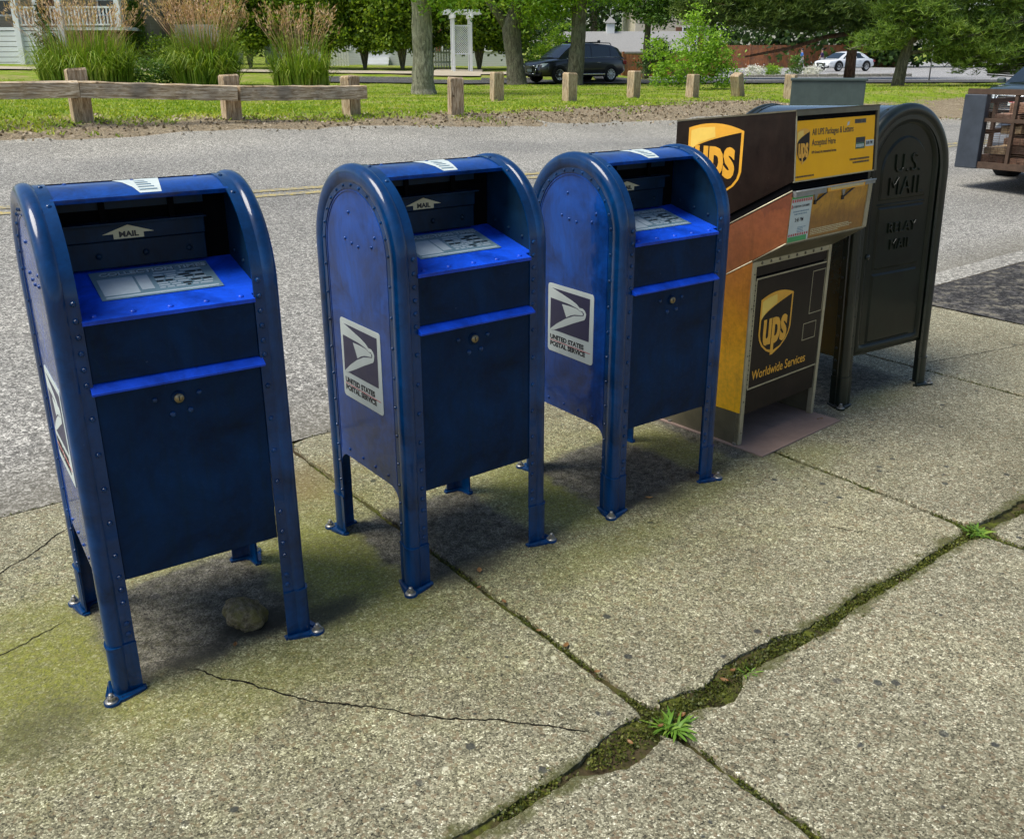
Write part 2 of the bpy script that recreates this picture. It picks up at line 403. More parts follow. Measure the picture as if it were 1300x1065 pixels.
for (u,n,hu,hn) in [(.66,2.44,.27,.27),(1.52,2.39,.27,.26),(2.34,2.37,.27,.26),(3.95,2.70,.36,.42),(3.2,2.55,.4,.4)]:
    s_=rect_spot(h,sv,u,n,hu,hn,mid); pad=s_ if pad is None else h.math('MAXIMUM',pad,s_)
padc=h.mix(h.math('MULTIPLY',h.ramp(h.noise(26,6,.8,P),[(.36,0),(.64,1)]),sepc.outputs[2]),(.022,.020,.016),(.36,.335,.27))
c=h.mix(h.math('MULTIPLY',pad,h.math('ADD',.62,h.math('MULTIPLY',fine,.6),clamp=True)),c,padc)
dirt=None  # dirt around the feet, darkened further by painted contact shadow
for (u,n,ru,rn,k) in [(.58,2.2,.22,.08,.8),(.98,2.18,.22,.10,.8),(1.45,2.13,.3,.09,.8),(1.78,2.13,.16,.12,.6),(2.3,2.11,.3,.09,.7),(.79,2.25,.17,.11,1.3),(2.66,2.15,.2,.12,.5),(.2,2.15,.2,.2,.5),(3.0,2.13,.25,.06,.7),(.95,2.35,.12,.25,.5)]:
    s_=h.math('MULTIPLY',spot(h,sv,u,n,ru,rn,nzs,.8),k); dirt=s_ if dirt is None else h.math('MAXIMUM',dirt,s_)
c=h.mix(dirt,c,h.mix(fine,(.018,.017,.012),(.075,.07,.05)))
rust=h.math('MULTIPLY',spot(h,sv,1.25,3.05,.35,.3,nzs,.9),.45); c=h.mix(rust,c,(.20,.12,.05))
sxy=h.n('ShaderNodeSeparateXYZ'); h.l(sv,sxy.inputs[0])
jd=h.math('ABSOLUTE',h.math('SUBTRACT',sxy.outputs[1],1.25))
jm=h.math('SUBTRACT',1.0,h.math('DIVIDE',jd,.11),clamp=True)
jm=h.math('MULTIPLY',h.ramp(h.math('ADD',h.math('MULTIPLY',jm,.75),h.math('MULTIPLY',h.math('SUBTRACT',nzs,.5),1.6)),[(.42,0),(.62,1)]),.75)
c=h.mix(jm,c,h.mix(fine,(.030,.033,.008),(.12,.125,.03)))
wear=h.ramp(h.noise(.8,4,.7,P),[(.40,0),(.66,1)])
c=h.mix(h.math('MULTIPLY',wear,.45),c,h.mix(1.0,c,(.72,.74,.76),'MULTIPLY'))
gum=h.ramp(h.vor(3.1,P,'F1','Distance'),[(.035,1),(.05,0)]); c=h.mix(h.math('MULTIPLY',gum,.7),c,(.06,.058,.052))
hh=h.math('ADD',h.math('MULTIPLY',edge,.6),h.math('MULTIPLY',sepc.outputs[1],.8))
h.bsdf(out,base=c,rough=.85,spec=.25,normal=h.bump(hh,.7,.0025,h.bump(mid,.3,.01)))
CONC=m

def asphalt(name,lo,hi,scale=75,tint=(1,1,1),leafy=False,lanes=False):
    m,nt,out=mat(name); h=NT(nt); P=h.pos()
    s=h.n('ShaderNodeSeparateColor'); h.l(h.vor(scale,P),s.inputs[0]); s2=h.n('ShaderNodeSeparateColor'); h.l(h.vor(scale*.42,P),s2.inputs[0])
    f=h.math('ADD',h.math('MULTIPLY',s.outputs[0],.6),h.math('MULTIPLY',s2.outputs[0],.4))
    c=h.ramp(f,[(.05,tuple(lo*.45*t for t in tint)),(.4,tuple(lo*t for t in tint)),(.68,tuple(hi*t for t in tint)),(.95,tuple(min(1,hi*1.9)*t for t in tint))])
    c=h.mix(1.0,c,h.ramp(h.noise(.55,5,.6,P),[(.3,(.8,.8,.8)),(.7,(1.18,1.17,1.14))]),'MULTIPLY')
    if lanes:
        sv_=street_vec(h); sx=h.n('ShaderNodeSeparateXYZ'); h.l(sv_,sx.inputs[0]); nn_=sx.outputs[1]
        wob_=h.math('MULTIPLY',h.math('SUBTRACT',h.noise(.35,4,.6,P),.5),1.4)
        t=h.math('FRACT',h.math('DIVIDE',h.math('ADD',h.math('SUBTRACT',nn_,3.9),wob_),1.75)); tr=h.ramp(t,[(.15,0),(.45,1),(.6,1),(.9,0)])
        c=h.mix(h.math('MULTIPLY',tr,.55),c,h.mix(1.0,c,(.80,.81,.82),'MULTIPLY'))
        oil=h.ramp(h.noise(1.7,6,.75,P),[(.60,0),(.74,1)]); c=h.mix(h.math('MULTIPLY',oil,.35),c,h.mix(1.0,c,(.55,.55,.54),'MULTIPLY'))
        ed=h.ramp(h.math('ADD',nn_,h.math('MULTIPLY',wob_,.8)),[(0,0),(1,1)])
        gd=h.n('ShaderNodeMapRange'); h.l(h.math('ADD',nn_,h.math('MULTIPLY',wob_,.35)),gd.inputs[0]); gd.inputs[1].default_value=4.0; gd.inputs[2].default_value=3.45
        c=h.mix(h.math('MULTIPLY',gd.outputs[0],.55),c,h.mix(h.noise(40,4,.7,P),(.05,.045,.03),(.22,.20,.14)))
        mr=h.n('ShaderNodeMapRange'); h.l(h.math('ADD',nn_,wob_),mr.inputs[0]); mr.inputs[1].default_value=10.8; mr.inputs[2].default_value=12.4
        c=h.mix(h.math('MULTIPLY',mr.outputs[0],.7),c,h.mix(1.0,c,(1.35,1.30,1.18),'MULTIPLY'))
    if leafy:
        c=h.mix(h.ramp(h.noise(9,5,.75,P),[(.52,0),(.62,1)]),c,(.17,.155,.12))  # paler flecks, painting dappled leaf shadow into the asphalt
    h.bsdf(out,base=c,rough=.88,spec=.25,normal=h.bump(f,.45,.003)); return m
ROAD=asphalt('worn_asphalt',.145,.31,165,(1.08,1.05,.95),lanes=True)
APRON=asphalt('dark_patch_asphalt',.020,.060,80,(1,.96,.92),True)
ROAD2=asphalt('side_street_asphalt',.05,.09,60)  # colour darkened for the shadow lying on the side street
LOT=asphalt('pale_pavement',.24,.32,60)
PATHM=simple('pale_concrete_path',(.38,.33,.25),.85,var=.15,nscale=3)
KERB=asphalt('kerb_strip_concrete',.20,.33,120,(1,.97,.86))
m,nt,out=mat('worn_yellow_paint'); h=NT(nt); P=h.pos()
wv=h.ramp(h.noise(22,5,.75,P),[(.38,0),(.56,1)])
h.bsdf(out,base=h.mix(wv,(.46,.36,.10),(.21,.205,.18)),rough=.8,spec=.2); YEL=m
m,nt,out=mat('joint_soil_moss'); h=NT(nt); P=h.pos()
f=h.noise(30,5,.7,P); b=h.noise(5,4,.6,P)
c=h.ramp(f,[(.3,(.010,.009,.006)),(.45,(.040,.040,.014)),(.58,(.075,.09,.014)),(.8,(.15,.155,.035))])
c=h.mix(h.ramp(b,[(.45,0),(.62,1)]),c,h.mix(h.noise(80,3,.6,P),(.018,.014,.009),(.10,.075,.04)))
h.bsdf(out,base=c,rough=.95,spec=.1,normal=h.bump(f,.9,.01)); SOIL=m
m,nt,out=mat('turf_and_dirt'); h=NT(nt); P=h.pos()
at=h.n('ShaderNodeAttribute'); at.attribute_name='lawn'; lw=at.outputs['Fac']
nz=h.noise(1.6,6,.7,P); n2=h.noise(14,5,.7,P); n3=h.noise(60,3,.7,P)
k=h.math('ADD',lw,h.math('MULTIPLY',h.math('SUBTRACT',nz,.5),1.7))
k=h.math('ADD',k,h.math('MULTIPLY',h.math('SUBTRACT',n2,.5),1.3))
kk=h.ramp(k,[(.38,0),(.58,1)])
dirtc=h.mix(h.noise(3,5,.7,P),(.13,.095,.055),(.36,.315,.23))
s=h.n('ShaderNodeSeparateColor'); h.l(h.vor(58,P),s.inputs[0])
dirtc=h.mix(1.0,dirtc,h.ramp(s.outputs[0],[(0,(.5,.48,.45)),(.5,(.92,.9,.86)),(1,(1.45,1.42,1.36))]),'MULTIPLY')
grassc=h.ramp(h.math('ADD',h.math('MULTIPLY',n3,.5),h.math('MULTIPLY',nz,.5)),[(.3,(.06,.11,.008)),(.5,(.16,.24,.016)),(.7,(.30,.34,.04))])
dry=h.math('MULTIPLY',h.ramp(h.noise(.9,5,.75,P),[(.46,0),(.60,1)]),.8)
grassc=h.mix(dry,grassc,h.mix(n3,(.20,.16,.07),(.36,.31,.14)))
h.bsdf(out,base=h.mix(kk,dirtc,grassc),rough=.95,spec=.1,normal=h.bump(n2,.8,.05)); TURF=m

# ------------------------------------------------------------------ sidewalk slabs with broken, mossy joints
def slab(u0,u1,n0,n1,gu0,gu1,gn0,gn1,seed,name='sidewalk_slab',cut=()):
    def wob(t,sd): return mnoise.noise(Vector((t*9,sd*3.1,seed)))*.5+mnoise.noise(Vector((t*30,sd*5.7,seed)))*.4+mnoise.noise(Vector((t*80,sd*9.7,seed)))*.25
    pts=[]; st=.008
    def side(a,b,fix,gp,axis,sign,sd):
        N=max(2,int(abs(b-a)/st)); e_=.034; a,b=(a+e_,b-e_) if b>a else (a-e_,b+e_)
        for i in range(N+1):
            t=a+(b-a)*i/N
            dcor=min(abs(t-a),abs(t-b)); rnd=.028*math.exp(-dcor/.022)+.03*gp/.03*math.exp(-dcor/.07)
            off=gp*(1+1.15*wob(t,sd))+.004*wob(t*2.3+5,sd)+rnd*.6
            for (cx,w_,dp) in cut:
                if cx[0]==axis and abs(fix-cx[1])<.02: off+=dp*max(0,1-((t-cx[2])/w_)**2)
            p=fix+sign*off
            pts.append((t,p) if axis=='u' else (p,t))
    side(u0,u1,n0,gn0,'u',1,1); side(n0,n1,u1,gu1,'n',-1,2); side(u1,u0,n1,gn1,'u',-1,3); side(n1,n0,u0,gu0,'n',1,4)
    b=MB(); k=len(pts)
    V=[(*W2(*p),-.004) for p in pts]+[(*W2(*p),-.06) for p in pts]
    cu_=sum(p[0] for p in pts)/k; cn_=sum(p[1] for p in pts)/k
    ins=[(p[0]+(cu_-p[0])*min(.5,.006/abs(cu_-p[0]+1e-6)) if abs(cu_-p[0])>.01 else p[0], p[1]+(cn_-p[1])*min(.5,.006/abs(cn_-p[1]+1e-6)) if abs(cn_-p[1])>.01 else p[1]) for p in pts]
    V+=[(*W2(*p),0) for p in ins]
    F=[tuple(range(2*k,3*k))]+[(i,(i+1)%k,2*k+(i+1)%k,2*k+i) for i in range(k)]+[(k+i,k+(i+1)%k,(i+1)%k,i) for i in range(k)]
    b.add(V,F)
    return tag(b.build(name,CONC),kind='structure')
UJ=[-4.7,-3.2,-1.66,-.12,1.42,3.0,4.5,5.79]
for i,(a,b_) in enumerate(zip(UJ,UJ[1:])):
    gw=.011
    slab(a,b_,1.25,3.462,gw,gw,.015,.012,i*7.3,cut=[(('u',1.25,1.80),.22,.036),(('u',1.25,1.50),.12,.030),(('u',1.25,1.30),.12,.03),(('u',1.25,2.35),.12,.012)])
    slab(a,b_,-1.0,1.25,gw,gw,.02,.013,i*7.3+50,cut=[(('u',1.25,1.27),.13,.05),(('u',1.25,1.62),.10,.05),(('u',1.25,2.05),.16,.016),(('u',1.25,3.25),.2,.02)])
    slab(a,b_,-3.2,-1.0,gw,gw,.02,.02,i*7.3+90)
b=MB()
b.add([(*W2(u,n),0) for (u,n) in [(5.80,-3.2),(26,-3.2),(26,3.236),(5.80,3.236)]],[(0,1,2,3)])
tag(b.build('driveway_apron',APRON),kind='structure')
b=MB()
st=[(5.80+i*.5,3.24) for i in range(41)]; 
V=[];F=[]
for (u,n) in st: V+=[(*W2(u,n),.003),(*W2(u,3.455),.003)]
for i in range(len(st)-1): F.append((2*i,2*i+2,2*i+3,2*i+1))
b.add(V,F); tag(b.build('kerb_strip',KERB),kind='structure')
# soil in the joints
b=MB(); nu,nn=330,130; V=[];F=[]
for i in range(nu+1):
    for j in range(nn+1):
        u=-4.7+10.6*i/nu; n=-.6+4.1*j/nn
        x,y=W2(u,n); V.append((x,y,-.016+.012*mnoise.noise(Vector((u*8,n*8,1)))+.006*mnoise.noise(Vector((u*40,n*40,4)))))
for i in range(nu):
    for j in range(nn): a=i*(nn+1)+j; F.append((a,a+nn+1,a+nn+2,a+1))
b.add(V,F,smooth=True); tag(b.build('soil',SOIL),kind='structure')
# moss: thousands of tiny fronds in the joints
MOSSL=leafmat('moss_fronds',(.014,.020,.003),(.050,.062,.008),(.12,.125,.022),.2)
pts=[]
for _ in range(33000):
    rr_=random.random()
    if rr_<.10: u=random.uniform(-1.5,5.7); n=3.457+random.gauss(0,.008)
    elif rr_<.74:
        u=random.uniform(.9,5.7); n=1.25+random.gauss(0,.026)
    else:
        u=random.choice([1.42,3.0,4.5])+random.gauss(0,.007); n=random.uniform(0.2,2.4)
    if mnoise.noise(Vector((u*5,n*5,2.2)))+.5*mnoise.noise(Vector((u*17,n*17,7)))<-.22: continue
    pts.append((*W2(u,n),-.012+abs(random.gauss(0,.006))))
tag(quads_object('moss',leaf_quads(np.array(pts),.0085,.6),MOSSL),'low green moss filling the open joints between the sidewalk slabs','moss',kind='stuff')
# cracks
CRK=simple('crack_shadow',(.012,.011,.008),.95,spec=.05,nscale=60)
def crack(pts,w,seed):
    b=MB(); L=[]
    for (a,c_) in zip(pts,pts[1:]):
        N=max(3,int(math.dist(a,c_)/.012))
        for i in range(N):
            t=i/N; L.append((a[0]+(c_[0]-a[0])*t,a[1]+(c_[1]-a[1])*t))
    L.append(pts[-1]); V=[];F=[]
    for i,p in enumerate(L):
        q=L[min(i+1,len(L)-1)]; o=L[max(i-1,0)]; d=(q[0]-o[0],q[1]-o[1]); ln=math.hypot(*d)+1e-9; nx,ny=-d[1]/ln,d[0]/ln
        j=.012*mnoise.noise(Vector((i*.18,seed,0)))+.006*mnoise.noise(Vector((i*.7,seed,3)))
        ww=w*(.35+.9*abs(mnoise.noise(Vector((i*.3,seed,9)))))*min(1,i/4,(len(L)-1-i)/4+.1)
        for s_ in (-1,1): V.append((*W2(p[0]+nx*(j+s_*ww),p[1]+ny*(j+s_*ww)),.0015))
    for i in range(len(L)-1): F.append((2*i,2*i+1,2*i+3,2*i+2))
    b.add(V,F); tag(b.build('pavement_crack',CRK),kind='structure')
crack([(.56,2.17),(.683,1.98),(.764,1.846),(.874,1.735),(.992,1.587),(1.111,1.484),(1.26,1.32)],.0042,1)
crack([(.20,2.99),(.25,3.026),(.37,3.108),(.504,3.227)],.0045,2); crack([(.12,2.53),(.21,2.562),(.368,2.619)],.003,3)
crack([(4.55,2.36),(5.0,2.25),(5.4,2.17),(5.75,2.1)],.0045,4); crack([(.874,1.735),(.90,1.80)],.003,5)
crack([(2.6,1.62),(2.66,1.50),(2.70,1.46)],.003,6); crack([(2.9,.85),(3.05,.80),(3.15,.72)],.003,7)

# ------------------------------------------------------------------ road
def grid_sheet(us,ns,zf,material,name,keep=None,attr=None):
    V=[];F=[];A=[]
    for u in us:
        for n in ns:
            x,y=W2(u,n); V.append((x,y,zf(u,n,x,y)))
            if attr: A.append(attr(u,n,x,y))
    k=len(ns)
    for i in range(len(us)-1):
        for j in range(k-1):
            if keep and not keep((us[i]+us[i+1])/2,(ns[j]+ns[j+1])/2): continue
            a=i*k+j; F.append((a,a+k,a+k+1,a+1))
    b=MB(); b.add(V,F,smooth=True); o=b.build(name,material)
    if attr:
        at=o.data.attributes.new('lawn','FLOAT','POINT'); at.data.foreach_set('value',A)
    return o
def lin(a,b_,st): 
    k=max(1,int(round((b_-a)/st))); return [a+(b_-a)*i/k for i in range(k+1)]
tag(grid_sheet(lin(-30,-6,2)+lin(-5.5,30,.5)[0:]+lin(32,80,4),[3.463,3.6,4]+lin(4.5,12,.5)+[12.4,12.8,13.2,13.6],lambda u,n,x,y:g(x,y)-.006,ROAD,'road'),kind='structure')
def nl(u): u=min(u,9.2); return 8.66-.155*u+.0083*u*u
for off in (0,.22):
    b=MB();V=[];F=[]; us=lin(-14,60,.5)
    for u in us:
        for d in (-.055,.055):
            n=nl(u)+off+d; x,y=W2(u,n); V.append((x,y,g(x,y)+.0))
    for i in range(len(us)-1): F.append((2*i,2*i+2,2*i+3,2*i+1))
    b.add(V,F); tag(b.build('road_marking',YEL),kind='structure')
# land
def lawn_start(u): return 13.2+1.3*sm(9,15,u)+1.2*sm(15,20,u)
def lawn(u,n,x,y):
    v=sm(-.7,.9,n-lawn_start(u)-.9*mnoise.noise(Vector((u*.5,n*.5,0)))-.5*mnoise.noise(Vector((u*1.7,n*1.7,6))))
    if n<11.9: v=-.4
    return v
def land_z(u,n,x,y):
    if n<3.6: return -.09
    if n<11.0: return g(x,y)-.10
    e=.10*sm(11.2,12.25+.5*sm(8,18,u)+.35*mnoise.noise(Vector((u*.5,0,0)))+.15*mnoise.noise(Vector((u*2,0,5))),n)
    return g(x,y)-.10+e+.045*mnoise.noise(Vector((u*.8,n*.8,1)))*sm(12.8,14.5,n)+(.012*mnoise.noise(Vector((u*3,n*3,1))) if 11.5<n<20 else 0)
us=lin(-300,-60,30)+lin(-55,-15,5)[0:]+lin(-13,45,.4)+lin(47,90,2)+lin(100,420,30)
ns=lin(-60,3,9)+[3.6,7]+lin(10.5,24,.3)+lin(25,75,1)+lin(80,120,5)+lin(140,600,40)
tag(grid_sheet(us,ns,land_z,TURF,'ground',attr=lawn),kind='structure')
# side street, pavements beyond the lawn (world aligned)
def region(name,material,xs,ys,inside,dz):
    V=[];F=[];k=len(ys)
    for x in xs:
        for y in ys: V.append((x,y,g(x,y)+dz))
    for i in range(len(xs)-1):
        for j in range(k-1):
            if inside((xs[i]+xs[i+1])/2,(ys[j]+ys[j+1])/2):
                a=i*k+j; F.append((a,a+k,a+k+1,a+1))
    b=MB(); b.add(V,F,smooth=True); return tag(b.build(name,material),kind='structure')
region('side_street',ROAD2,lin(-60,30,1),lin(41,62,.5),lambda x,y: (42.6<y<45.0 and x>-9.5) or (x>4 and 42.6<y<47.5),.06)
region('parking_lot',LOT,lin(4,60,1),lin(44,120,1),lambda x,y: y>47 and x>7+ (y-47)*.15 and x<60,.065)
region('footpath',PATHM,lin(-40,1,.5),lin(47,52,.25),lambda x,y: (48.1<y<49.4) or (-4.0<x<-1.6 and 46.9<y<52),.07)
b=MB()
for (x0,x1) in [(-9.5,-4.2),(-1.4,1.5)]:
    xs=lin(x0,x1,1)
    for a,c_ in zip(xs,xs[1:]): b.box((a,45.05,g(a,45.1)-.2),(c_,45.2,g(a,45.1)+.14))
tag(b.build('kerb',KERB),kind='structure')
# ------------------------------------------------------------------ arched collection boxes
class Arch:
    """p runs along the arch, q along the barrel axis, z up"""
    def __init__(s, D, H, f3): s.D=D; s.R=D/2; s.zs=H-D/2; s.H=H; s.f3=f3
    def path(s, z0, z1, na=36, d=0.0):
        R,zs=s.R,s.zs; L=[]
        if z0 is not None:
            k=max(1,int((zs-z0)/.25))
            L+=[(0,z0+(zs-z0)*i/k,1,0) for i in range(k)]
        L+=[(R-R*cos(t),zs+R*sin(t),cos(t),-sin(t)) for t in [pi*i/na for i in range(na+1)]]
        if z1 is not None:
            k=max(1,int((zs-z1)/.25))
            L+=[(s.D,zs-(zs-z1)*(i+1)/k,-1,0) for i in range(k)]
        return L
    def frames(s, path, flip=None):
        fr=[]
        for (p,z,np_,nz) in path:
            def f(q, p=p,z=z,np_=np_,nz=nz):
                qq=q[0] if flip is None else flip-q[0]
                return Vector(s.f3(qq, p+q[1]*np_, z+q[1]*nz))
            fr.append(f)
        return fr
    def outline(s, d, zb, na=32):          # arch outline inset by d, closed at zb
        R,zs=s.R,s.zs; r=R-d
        return [(d,zb)]+[(R-r*cos(t),zs+r*sin(t)) for t in [pi*i/na for i in range(na+1)]]+[(s.D-d,zb)]

FRAME=[(-.004,.040),(-.0065,.036),(-.0095,.029),(-.0105,.021),(-.0105,.012),(-.0088,.004),(-.0052,-.0025),(.000,-.0072),(.0065,-.0098),(.0145,-.0105),(.021,-.0098),(.0258,-.0070),(.029,-.0040),(.057,-.004),(.057,.001),(.026,.002),(.012,.004),(.005,.009),(.001,.018),(.001,.058),(-.004,.058)]
LEGP =[(q-.003 if q<.03 else q+.001,d-.003 if d<.03 else d+.001) for q,d in FRAME]

def add_leg(parent, A, W, q_side, p_side, mats, boltmat, mirror_q):
    """one corner leg sleeve with a flared foot and its anchor bolt"""
    path=[(0 if p_side==0 else A.D, z, 1 if p_side==0 else -1, 0) for z in (.006,.05,.10,.142)]
    b=MB(); fr=A.frames(path, flip=W if mirror_q else None)
    b.sweep(LEGP,fr)
    # weld seam at the top of the sleeve
    seam=[(0 if p_side==0 else A.D, z, 1 if p_side==0 else -1, 0) for z in (.141,.1455)]
    b.sweep([(q-.0015 if q<.03 else q+.0006,d-.0015 if d<.03 else d+.0006) for q,d in LEGP],A.frames(seam,flip=W if mirror_q else None))
    # foot: flared plate with a lobe at the outer corner
    qs=1 if not mirror_q else -1; q0=0 if not mirror_q else W; ps=1 if p_side==0 else -1; p0=0 if p_side==0 else A.D
    def P(q,p): return (q0+qs*q, p0+ps*p)
    lob=[( -.022+.021*cos(a), -.022+.021*sin(a)) for a in [radians(120+ i*21) for i in range(11)]]
    plan=[(.066,-.012),(.066,.004),(.02,.010),(.010,.02),(.004,.066),(-.012,.066),(-.022,.045),(-.034,.004)]+lob+[(.004,-.034),(.045,-.022)]
    b.prism([P(*p) for p in plan], lambda t,d: Vector(A.f3(t[0],t[1],d)), .0,.007)
    for (qa,pa,qb,pb) in [(.06,-.012,.0,-.020),(-.012,.06,-.020,.0)]:
        a=Vector(A.f3(*P(qa,pa),.006)); c_=Vector(A.f3(*P(qb,pb),.006)); top=Vector((0,0,.022))
        b.tube([a,c_],.006,6)
    leg=b.build('leg',mats,parent,auto=32)
    c=P(-.024,-.024); o=Vector(A.f3(c[0],c[1],0)); b=MB()
    b.cyl(o+Vector((0,0,.007)),(0,0,1),.0165,.003,seg=20); b.cyl(o+Vector((0,0,.010)),(0,0,1),.0105,.010,seg=6,smooth=False); b.cyl(o+Vector((0,0,.020)),(0,0,1),.0055,.009,seg=10)
    b.build('anchor_bolt',boltmat,leg)
    return leg

# --- blue box: q = x (barrel axis), p = y (front to back)
MW,MD,MH=.509,.497,1.2595
def make_mailbox(label):
    root=empty('collection_mailbox',label,'mailbox',group='blue collection mailboxes in a row on the sidewalk')
    A=Arch(MD,MH,lambda q,p,z:(q,p,z)); W,D,R,zs=MW,MD,A.R,A.zs
    path=A.path(.140,.140)
    for right in (False,True):
        b=MB(); fr=A.frames(path,flip=W if right else None)
        b.sweep(FRAME,fr,smooth=False)
        def X(x): return W-x if right else x
        s_=1 if not right else -1
        for z in [1.03,.99,.952,.914,.876,.838,.755,.665,.575,.485,.395,.335,.30,.262,.20,.17]:
            b.dome((X(.044),-.004,z),(0,-1,0),.0072 if z>.25 else .0085,.006)
        for t in [1.45,1.05,1.9,2.3]:
            b.dome((X(.044),R-(R+.004)*cos(t),zs+(R+.004)*sin(t)),(0,-cos(t),sin(t)),.006,.004)
        for i in range(13):
            t=pi*(i+.5)/13; r=R-.049
            b.dome((X(-.004),R-r*cos(t),zs+r*sin(t)),(-s_,0,0),.0048,.0045)
        for z in [.95,.86,.77,.68,.59,.50,.41,.34,.28,.21,.17]:
            for p in (.049,D-.049): b.dome((X(-.004),p,z),(-s_,0,0),.0048,.0045)
        b.build('side_frame',[BLUEF],root,auto=32)
        # side panel with the curved leg cut-outs
        zb=.318; rf=.05
        def fil(sgn,c0): return [(c0+sgn*(rf-rf*cos(a)), zb-rf+rf*sin(a)) for a in [pi/2*i/7 for i in range(8)]]
        poly=[(R-(R-.045)*cos(t),zs+(R-.045)*sin(t)) for t in [pi*i/30 for i in range(31)]]
        poly=poly+[(D-.045,.25),(D-.058,.25)]+fil(-1,D-.058)+fil(1,.058)[::-1]+[(.058,.25),(.045,.25)]
        b=MB(); b.prism(poly,lambda p,d:Vector((X(d),p[0],p[1])),-.0015,.0015)
        rim=[(.0015,.061),(-.0035,.063),(-.0035,.066),(.0015,.068)]
        b.sweep(rim,A.frames(A.path(.33,.33),flip=W if right else None))
        for (p,z) in [(R-.12,1.075),(R+.02,1.04),(R+.06,1.05),(R-.02,1.035),(R-.10,1.045),(R+.03,1.13),(.12,.345),(.2,.345),(.28,.345),(.37,.345)]:
            b.dome((X(-.0015),p,z),(-s_,0,0),.0055,.0045)
        b.build('side_panel',[BLUE],root)
    for mq in (False,True):
        for ps in (0,1): add_leg(root,A,W,0,ps,BLUEF,STEEL,mq)
    m0,m1=.0575,W-.0575
    # lower service door
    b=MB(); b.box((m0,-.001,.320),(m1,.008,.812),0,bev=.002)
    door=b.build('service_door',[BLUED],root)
    b=MB(); xc=W/2-.012
    b.cyl((xc,-.001,.768),(0,-1,0),.017,.004,0,seg=20); b.cyl((xc,-.005,.768),(0,-1,0),.0115,.005,1,seg=16); b.box((xc-.0015,-.0112,.762),(xc+.0015,-.0098,.774),2)
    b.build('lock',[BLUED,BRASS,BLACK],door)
    for (x,z,r) in [(xc-.055,.772,.007),(xc+.05,.772,.007),(xc-.018,.728,.008),(xc+.025,.731,.008)]:
        b=MB(); b.dome((x,-.001,z),(0,-1,0),r,.006); b.build('door_rivet',[BLUEF],door)
    # drip ledge
    b=MB(); b.prism([(.004,.814),(-.022,.814),(-.023,.819),(.004,.836)],lambda p,d:Vector((d,p[0],p[1])),.050,W-.050)
    b.build('drip_ledge',[BLUES],root)
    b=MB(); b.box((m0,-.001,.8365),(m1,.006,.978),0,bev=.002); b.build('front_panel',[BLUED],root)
    # shelf
    c0,c1=.030,W-.030; th=atan2(.062,.26)
    b=MB(); b.prism([(-.009,.977),(-.009,.9865),(.258,1.049),(.258,1.043),(-.001,.981),(-.001,.977)],lambda p,d:Vector((d,p[0],p[1])),m0-.002,m1+.002)
    b.prism([(.02,.994),(.258,1.0495),(.258,1.044),(.02,.988)],lambda p,d:Vector((d,p[0],p[1])),c0,m0-.002)
    b.prism([(.02,.994),(.258,1.0495),(.258,1.044),(.02,.988)],lambda p,d:Vector((d,p[0],p[1])),m1+.002,c1)
    sn=Vector((0,-sin(th),cos(th)))
    def SH(x,y,e=0.0): return Vector((x,y,.9865+.0625/.267*(y+.009)))+sn*e
    for i in range(5): b.dome(SH(.085+i*(W-.17)/4,.012),sn,.008,.0045)
    sh=b.build('shelf',[BLUES],root)
    # collection times label lying on the shelf
    b=MB(); MM=basis(SH(.118,.078,.0012),(1,0,0),(0,cos(th),sin(th))); LW,LH=.287,.158
    def rc(x0,y0,x1,y1,mi,e): b.prism([(x0,y0),(x1,y0),(x1,y1),(x0,y1)],lambda p,d:MM@Vector((p[0],p[1],d)),e-.0006,e,mi)
    rc(0,0,LW,LH,0,.0010); rc(.010,.020,.092,.112,1,.0018); rc(.098,.032,.128,.112,1,.0018); rc(.010,.006,.277,.013,1,.0018)
    rng=random.Random(3)
    for i in range(7):
        x=.140
        while x<.262:
            l=rng.uniform(.008,.03); rc(x,.028+i*.012,min(x+l,.272),.0345+i*.012,1 if rng.random()<.75 else 2,.0018); x+=l+.005
    b.mesh(text_data('COLLECTION TIMES',.0245,.0003,.0007,'LEFT',sx=1.18),MM@Matrix.Translation((.020,.136,.0018)),1); b.mesh(text_data('COLLECTION TIMES',.0245,.0002,.0010,'LEFT',sx=1.18),MM@Matrix.Translation((.0212,.1348,.0013)),2)
    rc(.145,.114,.20,.120,1,.0018); rc(.21,.114,.262,.120,1,.0018)
    b.build('collection_label',[TEAL,PALE,BLACK],sh)
    # hopper back wall
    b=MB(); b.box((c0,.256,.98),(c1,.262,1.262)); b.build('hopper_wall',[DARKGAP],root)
    b=MB(); xr=W-.095
    b.box((.050,.236,1.052),(xr,.255,1.118),0,bev=.002); b.box((.050,.229,1.120),(xr,.255,1.160),0,bev=.002)
    b.prism([(.229,1.160),(.205,1.163),(.205,1.1665),(.255,1.166),(.255,1.160)],lambda p,d:Vector((d,p[0],p[1])),.075,xr)
    for x in (.15,.262,.37): b.dome((x,.236,1.083),(0,-1,0),.0085,.007)
    b.box((.050,.240,1.196),(xr+.005,.255,1.226),0); b.box((.050,.236,1.226),(xr+.01,.255,1.255),0)
    for x in (.165,.33): b.box((x,.232,1.165),(x+.014,.241,1.252),1)
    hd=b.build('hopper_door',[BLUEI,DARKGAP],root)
    b=MB(); MM=basis((.225,.2285,1.140),(1,0,0),(0,0,1))
    ar=[(-.062,-.004),(0,.0165),(.062,-.004),(.036,-.004),(.036,-.0165),(-.036,-.0165),(-.036,-.004)]
    b.prism(ar,lambda p,d:MM@Vector((p[0],p[1],d)),-.0004,.0006,0); b.mesh(text_data('MAIL',.0185,.0003,.0008,'CENTER',sx=1.15),MM@Matrix.Translation((0,-.0065,.0010)),1)
    b.build('arrow_label',[CREAM,BLACK],hd)
